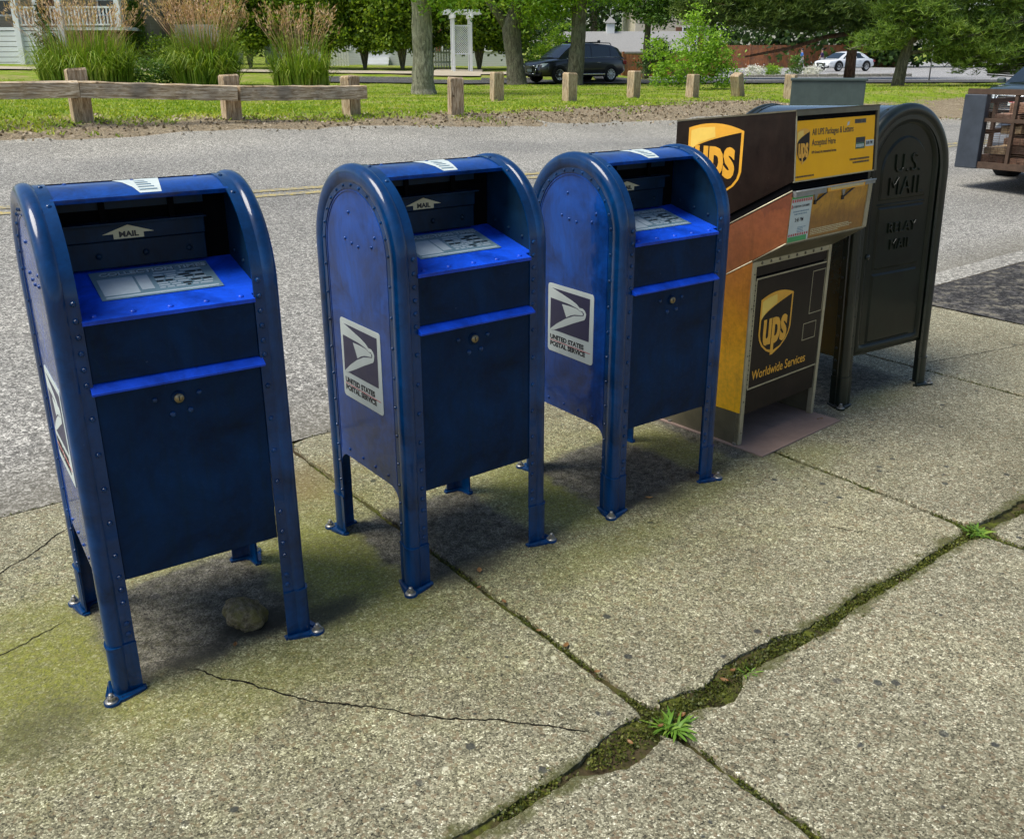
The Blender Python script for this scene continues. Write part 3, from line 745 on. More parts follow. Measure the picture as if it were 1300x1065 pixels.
    # cheeks closing the hopper sides
    for right in (False,True):
        b=MB(); x=c0 if not right else c1
        pl=[(.004,.985)]+[(R-(R-.003)*cos(t),zs+(R-.003)*sin(t)) for t in [pi/2*i/16 for i in range(17)]]+[(.258,1.045)]
        b.prism(pl,lambda p,d:Vector((x+(d if right else -d),p[0],p[1])),0,.003)
        s_=-1 if right else 1
        for i in range(3): b.dome((x,.07+.07*i,1.035+.017*i),(s_,0,0),.006,.005)
        b.box((x if not right else x-.004,.05,1.018),(x+.004 if not right else x,.25,1.024)) if False else None
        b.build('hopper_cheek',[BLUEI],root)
    # roof skin and back
    t0=1.13
    pt=[(R-R*cos(t),zs+R*sin(t),cos(t),-sin(t)) for t in [t0+(pi-t0)*i/26 for i in range(27)]]
    b=MB(); b.sweep([(.03,-.001),(W-.03,-.001),(W-.03,.004),(.03,.004)],A.frames(pt),smooth=False)
    lp=[(R-R*cos(t),zs+R*sin(t),cos(t),-sin(t)) for t in (t0-.012,t0+.02)]
    b.sweep([(.05,-.004),(W-.05,-.004),(W-.05,.008),(.05,.008)],A.frames(lp))
    for x in (.10,W-.10,W/2): b.dome((x,R+.001,zs+R),(0,0,1),.006,.004)
    roof=b.build('roof',[BLUE],root,auto=32)
    def RF(x,t,e=.0): return Vector((x,R-(R+e)*cos(t),zs+(R+e)*sin(t)))
    b=MB(); rows=[(1.165,.250,.300),(1.30,.240,.305),(1.45,.225,.311),(1.60,.208,.318)]
    for (ta,a0,a1),(tb,b0,b1) in zip(rows,rows[1:]): b.sheet([RF(a0,ta,.0022),RF(a1,ta,.0022),RF(b1,tb,.0022),RF(b0,tb,.0022)],0)
    b.sheet([RF(.205,1.602,.0022),RF(.319,1.602,.0022),RF(.322,1.70,.0022),RF(.190,1.70,.0022)],1)
    for i in range(5):
        t=1.22+i*.06; b.sheet([RF(.252,t,.0028),RF(.294-.004*i,t,.0028),RF(.294-.004*i,t+.018,.0028),RF(.252,t+.018,.0028)],2)
    b.build('roof_sticker',[WHITE,RED,TEAL],roof)
    b=MB(); b.box((.03,D-.006,.32),(W-.03,D-.001,zs),0); b.build('back_panel',[BLUE],root)
    # postal emblem on the left side
    b=MB(); y1,z1=.378,.795; EW,EH=.253,.258
    MM=basis((-.0030,y1,z1),(0,-1,0),(0,0,1))
    def E(uv,d): return MM@Vector((uv[0]*EW,-uv[1]*EH,d))
    def rr(x0,y0,x1,y1,r,k=5):
        L=[]
        for (cx,cy,a0) in [(x1-r,y0+r,-90),(x1-r,y1-r,0),(x0+r,y1-r,90),(x0+r,y0+r,180)]:
            for i in range(k+1):
                a=radians(a0+90*i/k); L.append((cx+r*cos(a),cy+r*sin(a)))
        return L
    b.prism(rr(0,0,1,1,.05),E,-.0012,.0,0)
    b.prism([(.077,.065),(.921,.071),(.912,.676),(.053,.676),(.059,.217)],E,0,.0006,1)
    up=[(.050,.213),(.066,.060),(.339,.12),(.543,.167),(.647,.2),(.703,.235),(.772,.233),(.82,.257),(.848,.299),(.835,.353),(.811,.386),(.579,.483),(.354,.586),(.123,.684),(.045,.684),(.21,.567),(.394,.46),(.58,.377),(.792,.335),(.804,.298),(.77,.273),(.701,.275),(.657,.252),(.495,.229),(.317,.222)]
    hd_=[(.322,.26),(.46,.255),(.639,.261),(.701,.281),(.770,.289),(.778,.327),(.597,.355),(.503,.388),(.42,.432)]
    b.prism(up,E,.0006,.0012,0); b.prism(hd_,E,.0006,.0012,0)
    b.mesh(text_data('UNITED STATES',.0235,.0003,.0009,'LEFT',sx=1.13),MM@Matrix.Translation((.014,-.785*EH,.0004)),2)
    b.mesh(text_data('POSTAL SERVICE',.0235,.0003,.0009,'LEFT',sx=1.13),MM@Matrix.Translation((.014,-.885*EH,.0004)),2)
    b.prism([(.05,.828),(.95,.836),(.95,.844),(.05,.836)],E,0,.0005,3)
    b.build('emblem_sticker',[WHITE,NAVY,BLACK,RED],root)
    return root
BOXLAB=['leftmost blue mailbox nearest the camera, a rock lying between its front legs','middle blue mailbox of the three, white eagle emblem in full view on its side','blue mailbox standing right beside the brown parcel drop box']
mb=make_mailbox(BOXLAB[0])
for i,(x,y,a) in enumerate([(-1.0198,1.9518,.5823),(-.3086,2.4466,.6446),(.3572,2.9381,.627)]):
    o=mb if i==0 else copy_tree(mb)
    o.location=(x+.004*(cos(a)-sin(a)),y+.004*(sin(a)+cos(a)),0); o.rotation_euler=(0,0,a); o.scale=(1,1,(1.006,1.0,.988)[i]); o['label']=BOXLAB[i]

# ------------------------------------------------------------------ green relay box: q = y (barrel axis), p = x
def make_relay():
    W,D,H=.618,.84,1.352
    root=empty('relay_mailbox','dark green relay mailbox with embossed arched front, at the right end of the row','mailbox',(1.5431,4.0075,0),.5577); root.rotation_euler=(-radians(2.2),0,.5577)
    A=Arch(W,H,lambda q,p,z:(p,q,z)); R,zs=A.R,A.zs
    path=A.path(.140,.140)
    for back in (False,True):
        b=MB(); b.sweep(FRAME,A.frames(path,flip=D if back else None))
        s_=1 if not back else -1
        def Y(q): return D-q if back else q
        for z in [.97,.88,.79,.70,.61,.52,.43,.34,.28,.22,.17]:
            for (p,nx) in ((-.004,-1),(W+.004,1)): b.dome((p,Y(.044),z),(nx,0,0),.0068,.005)
            for p in (.047,W-.047): b.dome((p,Y(-.004),z),(0,-s_,0),.004,.003)
        for i in range(9):
            t=pi*(i+.5)/9; b.dome((R-(R+.004)*cos(t),Y(.046),zs+(R+.004)*sin(t)),(-cos(t),0,sin(t)),.006,.004)
        b.build('end_frame',[GREEN],root,auto=32)
    for mq in (False,True):
        for ps in (0,1): add_leg(root,A,D,0,ps,GREEN,STEEL,mq)
    # barrel skin: sides and roof
    b=MB(); b.sweep([(.03,-.001),(D-.03,-.001),(D-.03,.004),(.03,.004)],A.frames(A.path(.235,.235)))
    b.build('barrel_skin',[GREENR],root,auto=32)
    b=MB(); b.box((.05,.05,.235),(W-.05,D-.05,.240)); b.build('floor_plate',[GREEN],root)
    for back in (False,True):
        y=.012 if not back else D-.012
        b=MB(); b.prism(A.outline(.045,.235),lambda p,d:Vector((p[0],y+(d if back else -d),p[1])),-.004,.004); 
        b.build('end_panel',[GREEN],root) if back else None
        if not back:
            f=lambda p,d:Vector((p[0],y-.004-d,p[1]))
            def bead(pts,w,hgt,closed=True):
                # rounded bead following a closed outline in the xz plane
                n=len(pts); V=[];F=[]; prof=[(-w,0),(-w*.7,hgt*.75),(0,hgt),(w*.7,hgt*.75),(w,0)]; kk=len(prof)
                for i in range(n):
                    a=Vector(pts[i-1]); c_=Vector(pts[i]); e=Vector(pts[(i+1)%n]); t1=(c_-a).normalized(); t2=(e-c_).normalized(); t=(t1+t2).normalized(); nr=Vector((-t.y,t.x)); sc_=1/max(.5,nr.dot(Vector((-t1.y,t1.x))))
                    for (o,hh) in prof: q=c_+nr*o*sc_; V.append(f(q,hh))
                for i in range(n):
                    j=(i+1)%n
                    for k in range(kk-1): F.append((i*kk+k,j*kk+k,j*kk+k+1,i*kk+k+1))
                b.add(V,F,0,None,True)
            def archp(cx,hw,zb,ztop,na=24): return [(cx-hw,zb)]+[(cx-hw*cos(t),ztop-hw+hw*sin(t)) for t in [pi*i/na for i in range(na+1)]]+[(cx+hw,zb)]
            def dens(pts,st=.05):
                L=[]
                for i,p in enumerate(pts):
                    q=pts[(i+1)%len(pts)]; k=max(1,int(math.dist(p,q)/st)); L+=[(p[0]+(q[0]-p[0])*j/k,p[1]+(q[1]-p[1])*j/k) for j in range(k)]
                return L
            cx=W/2
            bead(dens(archp(cx,.228,.262,1.295)),.020,.010)
            hw=.163
            def raised(pts,hgt=.007,ch=.010):
                n=len(pts); c_=Vector((sum(p[0] for p in pts)/n,sum(p[1] for p in pts)/n)); inner=[]
                for p in pts:
                    v=Vector(p)-c_; inner.append(c_+Vector((v.x*(1-ch/max(.02,abs(v.x)+.02)),v.y*(1-ch/max(.02,abs(v.y)+.02)))))
                b.add([f(p,0) for p in pts]+[f(p,hgt) for p in inner],[tuple(range(n,2*n))[::-1]]+[(i,n+i,n+(i+1)%n,(i+1)%n) for i in range(n)],0)
            raised(archp(cx,hw,.945,1.222)); raised([(cx-hw,.630),(cx-hw,.915),(cx+hw,.915),(cx+hw,.630)]); raised([(cx-hw,.285),(cx-hw,.612),(cx+hw,.612),(cx+hw,.285)])
            bead(dens([(cx-hw-.004,.925),(cx+hw+.004,.925),(cx+hw+.004,.9255),(cx-hw-.004,.9255)][:2]+[(cx+hw,.9251),(cx-hw,.9251)]),.004,.006)
            for (tx,zz,sz) in [('U.S.',1.100,.118),('MAIL',1.000,.118),('RELAY',.815,.066),('MAIL',.738,.066)]:
                MM=basis((cx+.012,y-.0115,zz),(1,0,0),(0,0,1))
                b.mesh(text_data(tx,sz,.0045,-.0028 if sz>.1 else -.0014,'CENTER',bevel=.0016,sx=.92 if sz>.1 else 1.0,space=1.12),MM)
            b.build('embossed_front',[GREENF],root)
    # hasp on the front's left edge and a pull on the right
    b=MB(); b.box((.052,-.006,.86),(.066,.004,.98),0,bev=.002); b.build('hinge',[GREEN],root); b=MB(); b.cyl((.092,.002,.70),(0,-1,0),.012,.012,0,seg=12); b.build('lock',[GREEN],root)
    return root
make_relay()

# ------------------------------------------------------------------ brown parcel drop box
GOLD=(.72,.36,.018)
def zgrad(name,stops,rough=.35,metal=.0,coat=.3):
    m,nt,out=mat(name); h=NT(nt); v=h.coord(); s=h.n('ShaderNodeSeparateXYZ'); h.l(v,s.inputs[0])
    nz=h.noise(6,6,.7,v,.8); zz=h.math('ADD',s.outputs[2],h.math('MULTIPLY',h.math('SUBTRACT',nz,.5),.22))
    c=h.ramp(zz,stops)
    st=h.noise(1,5,.7,h.scale(v,(30,30,3))); c=h.mix(h.math('MULTIPLY',h.ramp(st,[(.52,0),(.75,1)]),.4),c,(.05,.03,.012))
    c=h.mix(1.0,c,h.ramp(h.noise(45,4,.7,v),[(.3,(.78,.78,.78)),(.6,(1.05,1.05,1.05))]),'MULTIPLY')
    h.bsdf(out,base=c,rough=h.math('MULTIPLY_ADD',nz,.3,rough-.1),metal=metal,coat=coat,coatr=.2,normal=h.bump(nz,.06,.02)); return m
YSIDE=zgrad('yellow_to_copper_graphic',[(.14,(1.0,.52,.010)),(.40,(.95,.45,.012)),(.62,(.50,.20,.018)),(.80,(.34,.12,.022))])
COPPER=zgrad('copper_graphic',[(.62,(.30,.12,.022)),(.80,(.22,.075,.025)),(1.0,(.20,.065,.028)),(1.08,(.15,.05,.025))])
PULLM=zgrad('gold_pull_door_graphic',[(.88,(.36,.17,.02)),(.95,(.30,.13,.014)),(1.0,(.46,.22,.018)),(1.06,(.52,.25,.015))])
BROWN=paint('dark_brown_panel',(.0150,.0088,.0062),dirt=(.022,.017,.012),rough=.42,coat=.10,coatr=.12,wave=.08,spec=.14,scratch=.5)
YEL2=simple('yellow_sign',(1.0,.46,.008),.5,var=.07,nscale=9,spec=.15)
GOLDM=simple('gold_print',(.78,.38,.03),.4,var=.10,nscale=20)
GOLDL=simple('pale_gold_print',(.85,.55,.10),.4,var=.12,nscale=12)
EDGE=simple('bare_metal_edge',(.42,.38,.26),.42,.55,var=.22,nscale=18,bump=.1)
KICK=simple('bare_brown_steel',(.13,.115,.075),.45,.4,var=.3,nscale=10,bump=.1)
PLATE=simple('base_plate_paint',(.22,.155,.125),.65,var=.22,nscale=9,bump=.2)
GREYM=simple('grey_handle',(.30,.31,.30),.4,.5,var=.2,nscale=30)
GRN=simple('notice_green',(.06,.32,.10),.5); DGRN=simple('sticker_dark_green',(.02,.10,.05),.5)
def shield(b,MM,wd,ht,mg,md,ml,dy=0.0):
    """gold outlined shield with swoosh and the letters"""
    def S(p,d): return MM@Vector((p[0]*wd,p[1]*ht,d))
    def out_(k):
        hw=.5-k; tp=.42-k*.6; bt=-.5+k*1.25
        L=[(-hw+2*hw*i/10, tp+(.08-k*.3)*(1-((i-5)/5.)**2)) for i in range(11)]       # gently arched top
        L+=[(hw,-.12),(hw*.93,-.22),(hw*.76,-.32),(hw*.45,-.42),(0,bt),(-hw*.45,-.42),(-hw*.76,-.32),(-hw*.93,-.22),(-hw,-.12)]
        return L
    b.prism(out_(0),S,0,.0006,mg)
    k=.045; hw=.5-k
    inner=[(-hw+2*hw*i/12, .10+.30*(i/12.)**.62) for i in range(13)]
    inner+=[(hw,-.12),(hw*.93,-.215),(hw*.76,-.305),(hw*.45,-.395),(0,-.5+k*1.3),(-hw*.45,-.395),(-hw*.76,-.305),(-hw*.93,-.215),(-hw,-.12)]
    b.prism(inner,S,.0006,.0011,md)
    sw=[(-hw+2*hw*i/12, .12+.30*(i/12.)**.62) for i in range(13)]; top=[(hw-2*hw*i/10,.385+.07*(1-((i-5)/5.)**2)) for i in range(11)]
    b.prism([sw[0]]+sw[2:7]+[(-.02,.452),(-.30,.43),(-hw,.385)],S,.0006,.0010,ml)
    if True:
        b.mesh(text_data('ups',ht*.80,.0003,ht*.026,'CENTER',sx=.70*wd/ht,space=.97),MM@Matrix.Translation((0,(-.055+dy)*ht,.0014)),mg)
def make_dropbox():
    root=empty('parcel_drop_box','brown and gold parcel drop box on a flat steel base plate','drop box',(1.02998,3.43604,0),.7150)
    x0,x1=.0145,.590; XH=.612
    body=[(.142,.004),(.142,.790),(.003,.882),(-.003,1.073),(.012,1.362),(.548,1.303),(.548,.004)]
    # base plate
    b=MB(); b.box((0,0,0),(.602,.56,.007),0,bev=.0015)
    for p in [(.012,.15),(.012,.50),(.585,.15),(.585,.5)]: b.cyl((p[0],p[1],.007),(0,0,1),.009,.008,1,seg=6,smooth=False)
    b.build('base_plate',[PLATE,STEEL],root)
    # inner carcass (dark, seen in the gaps)
    b=MB(); 
    fx=lambda p,d:Vector((d,p[0],p[1]))
    b.prism([(.150,.14),(.150,.790),(.012,.882),(.004,1.073),(.020,1.356),(.545,1.298),(.545,.14)],fx,x0+.006,x1-.004)
    b.build('carcass',[DARKGAP],root)
    for right in (False,True):
        xa=(x0,x0+.005) if not right else (x1-.004,x1+.001)
        sgn=-1 if not right else 1
        def pl(name,pts,ms,e=0.0):
            b=MB(); b.prism(pts,fx,xa[0]+(-e if not right else 0),xa[1]+(0 if not right else e)); return b.build(name,ms,root)
        pl('lower_side_panel',[(.137,.150),(.137,.793),(.264,.716),(.553,.537),(.553,.150)],[YSIDE],.001)
        pl('kick_side_panel',[(.137,.004),(.137,.148),(.553,.148),(.553,.004)],[KICK])
        pl('middle_side_panel',[(.139,.799),(-.003,.888),(-.009,1.077),(.553,.752),(.553,.543)],[COPPER],.001)
        up=pl('upper_side_panel',[(-.0105,1.119),(.008,1.366),(.553,1.306),(.553,.802)],[BROWN],.001)
        if not right:
            b=MB(); MM=basis((x0-.0015,.356,1.166),(0,-1,-.0),(0,-.105,1)); shield(b,MM,.265,.285,0,1,2,.10)
            b.build('shield_emblem',[GOLDM,BROWN,GOLDL],up)
        # pale metal edge along the slanted seams
        b=MB()
        for (a,c_) in [((-.009,1.083),(.553,.758)),((.139,.795),(.553,.540)),((-.003,.884),(.139,.793))]:
            xx=xa[0] if not right else xa[1]
            b.tube([(xx,a[0],a[1]),(xx,c_[0],c_[1])],.0028,6)
        b.build('seam_trim',[EDGE],root)
    b=MB(); b.box((x0,.548,.004),(x1,.553,1.303)); b.build('back_panel',[BROWN],root)
    # head: roof, sign face, frame
    b=MB(); b.prism([(.006,1.3665),(.553,1.3065),(.553,1.3125),(.004,1.3725)],fx,x0-.003,XH+.004); b.build('roof',[KICK],root)
    fd=Vector((0,.0185,.252)).normalized(); nf=Vector((0,-fd.z,fd.y))
    def HF(x,z,e=0.0): return Vector((x,-.0105+.0185*(z-1.117)/.252,z))+nf*e
    b=MB()
    def plate(x_0,z_0,x_1,z_1,e0,e1,mi): b.prism([(x_0,z_0),(x_1,z_0),(x_1,z_1),(x_0,z_1)],lambda p,d:HF(p[0],p[1],d),e0,e1,mi)
    plate(x0,1.113,XH,1.368,-.020,-.004,0)
    head=b.build('sign_back',[DARKGAP],root)
    b=MB()
    plate(x0,1.350,XH,1.368,-.004,.003,0); plate(XH-.016,1.113,XH,1.350,-.004,.003,0); plate(x0,1.113,x0+.006,1.350,-.004,.002,1); plate(x0+.006,1.113,XH-.016,1.117,-.004,.002,1)
    b.build('sign_frame',[KICK,EDGE],root)
    b=MB(); plate(x0+.006,1.117,XH-.026,1.332,-.004,-.001,0)
    sign=b.build('yellow_sign',[YEL2],root)
    up_=fd; R_=(1,0,0)
    def art(x,z,e=-.0008): return basis(HF(x,z,e),R_,up_)
    b=MB(); shield(b,art(x0+.055,1.240),.088,.128,0,1,2); b.build('shield_emblem',[GOLDM,BROWN,GOLDL],sign)
    b=MB()
    for (s_,x,z,sz,bd) in [('All UPS Packages & Letters',.128,1.287,.0335,.0004),('Accepted Here',.128,1.249,.0335,.0004),('UPS Ground, Air, International Services',.128,1.214,.0135,.0003),
                           ]:
        b.mesh(text_data(s_,sz,.0002,bd,'LEFT',sx=.80),art(x,z,-.0006),0)
    b.build('sign_lettering',[BLACK],sign); b=MB()
    def pr(xa,za,xb,zb_,mi,e=-.0004): b.prism([(xa,za),(xb,za),(xb,zb_),(xa,zb_)],lambda p,d:HF(p[0],p[1],d),-.001,e,mi)
    pr(.43,1.306,.515,1.322,3); b.build('worn_sticker',[BLACK,DGRN,WHITE,KICK],sign); b=MB(); pr(.445,1.2321,.515,1.252,0); pr(.445,1.208,.515,1.232,1)
    rng=random.Random(5); b2=b; b=MB()
    for i in range(11): xx=.432+i*.0072; pr(xx,1.307,xx+rng.uniform(.002,.006),1.321,0,-.0002)
    for (xa,xe,za,hh_) in [(.405,.555,1.166,.007),(.43,.555,1.153,.007),(.025,.15,1.128,.006)]:
        xx=xa
        while xx<xe: l=rng.uniform(.004,.014); pr(xx,za,min(xx+l,xe),za+hh_,0,-.0002); xx+=l+.003
    b.build('fine_print',[BLACK],sign); b=b2
    for i in range(6): pr(.449+i*.010,1.214,.449+i*.010+.006,1.226,2,-.0001)
    b.build('green_sticker',[BLACK,DGRN,WHITE,KICK],sign); b=MB()
    b.sheet([HF(x,z,-.0006) for x,z in [(.372,1.300),(.388,1.304),(.392,1.318),(.384,1.313),(.378,1.316)]],2)
    b.build('paper_scrap',[BLACK,DGRN,WHITE,KICK],sign); b=MB(); pr(.520,1.214,.584,1.238,2)
    b.mesh(text_data('5:00 PM',.0185,.0002,.0004,'LEFT',sx=.86),art(.522,1.2265,.0000),0); b.build('time_sticker',[BLACK,DGRN,WHITE],sign)
    # pull-down door with handle and notices
    def PF(x,z,e=0.0): return Vector((x,-.003-.006*(z-.886)/.191-e,z))
    def pp(b,xa,za,xb,zb_,e0,e1,mi): b.prism([(xa,za),(xb,za),(xb,zb_),(xa,zb_)],lambda p,d:PF(p[0],p[1],d),e0,e1,mi)
    b=MB(); pp(b,x0,.886,.590,1.060,-.010,.0,0); pp(b,.570,.886,.600,1.062,-.008,.004,1); pp(b,x0,.882,.600,.8865,-.01,.003,1)
    pd=b.build('pull_door',[PULLM,EDGE],root)
    for right in (False,True): pass
    b=MB(); pp(b,x0+.01,1.058,.235,1.080,-.004,.012,0); pp(b,.525,1.064,.605,1.080,-.004,.012,0)
    b.tube([PF(x0+.01,1.079,.012),PF(.605,1.079,.012)],.004,6,0)
    for xx in (.175,.375):
        b.prism([(xx-.012,1.058),(xx+.014,1.060),(xx+.002,1.030)],lambda p,d:PF(p[0],p[1],d),0,.006,0); b.box((xx-.005,-.014,1.018),(xx+.007,-.004,1.034),1)
        b.tube([PF(xx+.004,1.030,.006),PF(xx+.085,1.062,.006)],.0035,5,1)
    b.build('handle',[GREYM,BLACK],pd)
    b=MB(); pp(b,.240,1.060,.520,1.083,.010,.0135,0)
    xx=.262
    while xx<.50: l=random.uniform(.004,.012); pp(b,xx,1.066,xx+l,1.0765,.0135,.0140,1); xx+=l+.003
    b.build('handle_label',[GOLDM,CREAM],pd)
    b=MB(); nx0,nx1=x0+.004,.158
    pp(b,nx0,.884,nx1,1.054,.001,.0016,0); pp(b,nx0,.884,nx1-.012,.906,.0016,.0022,3); pp(b,nx0,1.050,nx1,1.058,.0012,.0022,3)
    for i in range(9):
        xx=nx0+.003+i*.0152
        for (za,zb_) in ((1.037,1.048),(.908,.917)): pp(b,xx,za,xx+.009,zb_,.0016,.0021,2)
    for (s_,x,z,sz) in [('ATTENTION CUSTOMERS',.030,1.020,.0115),('3:45 PM',.052,.968,.0210)]:
        b.mesh(text_data(s_,sz,.0002,.0002,'LEFT',sx=.85),basis(PF(x,z,.0020),(1,0,0),(0,0,1)),1)
    pp(b,.021,1.014,.027,1.028,.0016,.0021,2)
    for (xa,xe,za) in [(.036,.135,.999),(.046,.125,.989)]:
        xx=xa
        while xx<xe: l=rng.uniform(.004,.012); pp(b,xx,za,xx+l,za+.0045,.0016,.0020,4); xx+=l+.003
    for i in range(4): pp(b,.075,.938-.006*i,.075+rng.uniform(.04,.07),.9405-.006*i,.0016,.0020,4)
    b.build('notice_sticker',[WHITE,BLACK,RED,GRN,TEAL],pd)
    b=MB()
    for i in range(4):
        z=.918-i*.0065; xx=.175
        while xx<.175+(.26,.30,.28,.20)[i]:
            l=rng.uniform(.006,.022); pp(b,xx,z,xx+l,z+.003,.0,.0005,0); xx+=l+.003
    b.build('fine_print',[CREAM],pd)
    b=MB(); b.prism([(-.001,.880),(.137,.790),(.137,.786),(-.001,.876)],fx,x0,.597); b.build('chute_underside',[KICK],root)
    # front cabinet
    yf=.1365
    def bx(b,xa,za,xb,zb_,ya,yb,mi,bev=0): b.box((xa,ya,za),(xb,yb,zb_),mi,bev=bev)
    b=MB(); bx(b,x0,.007,x0+.024,.793,yf-.006,yf+.02,0,.002); bx(b,x1-.020,.007,x1,.793,yf-.006,yf+.02,0,.002); bx(b,x0+.024,.768,x1-.020,.793,yf-.004,yf+.02,0,.001)
    for i in range(8): b.dome((x0+.06+i*.062,yf-.004,.780),(0,-1,0),.007,.004,1)
    for z in (.06,.2,.4,.6,.74): b.dome((x0+.012,yf-.006,z),(0,-1,0),.004,.003,1)
    b.build('front_frame',[EDGE,KICK],root)
    b=MB(); bx(b,x0+.026,.728,x1-.022,.766,yf+.002,yf+.01,0); b.build('upper_front_panel',[BROWN],root)
    b=MB(); bx(b,x0+.026,.135,x1-.022,.238,yf+.002,yf+.01,0); b.build('lower_front_panel',[BROWN],root)
    b=MB(); bx(b,x0+.030,.245,x1-.024,.722,yf-.003,yf+.006,0,.001)
    dr=b.build('front_door',[BROWN],root)
    b=MB(); yy=yf-.0045
    def ln(xa,za,xb,zb_): b.box((xa,yy,za),(xb,yy+.001,zb_),0)
    def rectl(xa,za,xb,zb_,t=.003): ln(xa,za,xb,za+t); ln(xa,zb_-t,xb,zb_); ln(xa,za+t,xa+t,zb_-t); ln(xb-t,za+t,xb,zb_-t)
    ln(x0+.032,.246,x1-.026,.253); ln(x0+.032,.714,x1-.026,.720); ln(x0+.032,.253,x0+.038,.714); rectl(.462,.500,.563,.690); rectl(.428,.385,.530,.462)
    b.build('door_outline',[EDGE],dr)
    b=MB()
    for i in range(22): b.box((x0+.0265,yf-.006,.255+i*.021),(x0+.0295,yf-.001,.270+i*.021),0)
    b.build('hinge',[EDGE],dr)
    b=MB(); shield(b,basis((.208,yy,.510),(1,0,0),(0,0,1)),.232,.272,0,1,2); b.build('shield_emblem',[GOLDM,BROWN,GOLDL],dr)
    b=MB(); b.mesh(text_data('Worldwide Services',.058,.0003,.0004,'LEFT',sx=.84),basis((.072,yy+.0006,.302),(1,0,0),(0,0,1)),0); b.build('door_lettering',[GOLDM],dr)
    b=MB(); b.box((x0+.005,.40,.007),(x1-.005,.405,.140)); b.build('rear_kick_plate',[KICK],root)
    return root
make_dropbox()

# ------------------------------------------------------------------ small things on the pavement
m,nt,out=mat('mossy_stone'); h=NT(nt); v=h.coord()
n1=h.noise(22,6,.8,v); n2=h.ramp(h.noise(75,5,.8,v),[(.35,0),(.65,1)])
h.bsdf(out,base=h.mix(h.ramp(n1,[(.42,0),(.62,1)]),h.mix(n2,(.045,.036,.022),(.40,.33,.22)),(.20,.18,.06)),rough=.9,spec=.2,normal=h.bump(n2,.7,.006)); STONE=m
bm=bmesh.new(); bmesh.ops.create_icosphere(bm,subdivisions=4,radius=1)
for q in bm.verts:
    p=q.co.copy(); d=1+.30*mnoise.noise(p*1.1+Vector((3,1,2)))+.16*mnoise.noise(p*2.7)+.06*mnoise.noise(p*7)+.03*mnoise.noise(p*17)
    q.co=Vector((p.x*.058*d,p.y*.052*d,max(-.75,p.z)*.050*d))
me=bpy.data.meshes.new('rock'); bm.to_mesh(me); bm.free(); me.materials.append(STONE)
for p in me.polygons: p.use_smooth=True
ro=bpy.data.objects.new('rock',me); col.objects.link(ro); ro.location=(*W2(.765,2.27),.036); ro.rotation_euler=(.1,.15,.6)
tag(ro,'fist sized mossy rock lying on the sidewalk under the leftmost mailbox','rock')
WEED=leafmat('weed_leaf',(.04,.09,.010),(.085,.17,.018),(.18,.24,.04),.25)
def weed(u,n,r,k,label):
    V=[];F=[]; b=MB()
    for i in range(k):
        a=random.uniform(0,2*pi); L=r*random.choice([random.uniform(.2,.7),random.uniform(.5,1.3)]); w=L*random.uniform(.028,.06)+.0012; el=random.uniform(.15,.9); t=Vector((cos(a),sin(a),0)); s_=Vector((-sin(a),cos(a),0))
        o=t*random.uniform(0,.012)+Vector((random.gauss(0,.22*r),random.gauss(0,.14*r),-.006)); pts=[]
        for j in range(5):
            f=j/4; c_=o+t*L*f*cos(el*(1-.5*f))+Vector((0,0,L*(sin(el)*f-.55*f*f*sin(el)))); ww=w*(sin(pi*min(1,f*.85+.12)))
            pts+=[c_-s_*ww,c_+s_*ww+Vector((0,0,.001))]
        b.add(pts,[(2*j,2*j+1,2*j+3,2*j+2) for j in range(4)],0,None,True)
    o=b.build('weed_tuft',WEED); o.location=(*W2(u,n),0); tag(o,label,'weed',group='weeds growing in the slab joints')
weed(1.425,1.215,.048,120,'large bright green weed tuft at the broken slab corner nearest the camera')
weed(1.745,1.238,.030,26,'small weed tuft in the mossy joint just beyond the biggest tuft')
weed(2.985,1.245,.048,90,'green weed tuft at the far slab corner near the right edge')
DEAD=leafmat('dead_leaf',(.07,.035,.015),(.13,.065,.022),(.20,.13,.05),.1)
def leaf(u,n,s_,rz):
    b=MB(); V=[]
    for j in range(5):
        f=j/4; w_=s_*.28*sin(pi*min(1,f*.9+.05)); z=.004+s_*.15*(f-.5)**2*2
        V+=[(s_*(f-.5),-w_,z+.003),(s_*(f-.5),0,z),(s_*(f-.5),w_,z+.003)]
    F=[]
    for j in range(4):
        for k in range(2): a=j*3+k; F.append((a,a+1,a+4,a+3))
    b.add(V,F); o=b.build('dead_leaf',DEAD); o.location=(*W2(u,n),.001); o.rotation_euler=(0,0,rz)
    tag(o,'small curled dry brown leaf lying on the pavement','leaf',group='dry leaves scattered on the pavement')
for (u,n,s_) in [(2.27,2.12,.028),(.70,2.19,.022),(1.47,2.09,.03),(1.66,1.25,.025),(1.71,1.262,.02),(1.425,1.9,.022),(1.43,1.62,.026),(1.42,1.48,.02),(1.30,1.235,.02),(1.47,1.225,.025),(3.45,2.2,.03),(1.41,2.01,.018),(1.415,1.72,.02),(1.40,1.23,.018)]:
    leaf(u,n,s_,random.uniform(0,6.3))
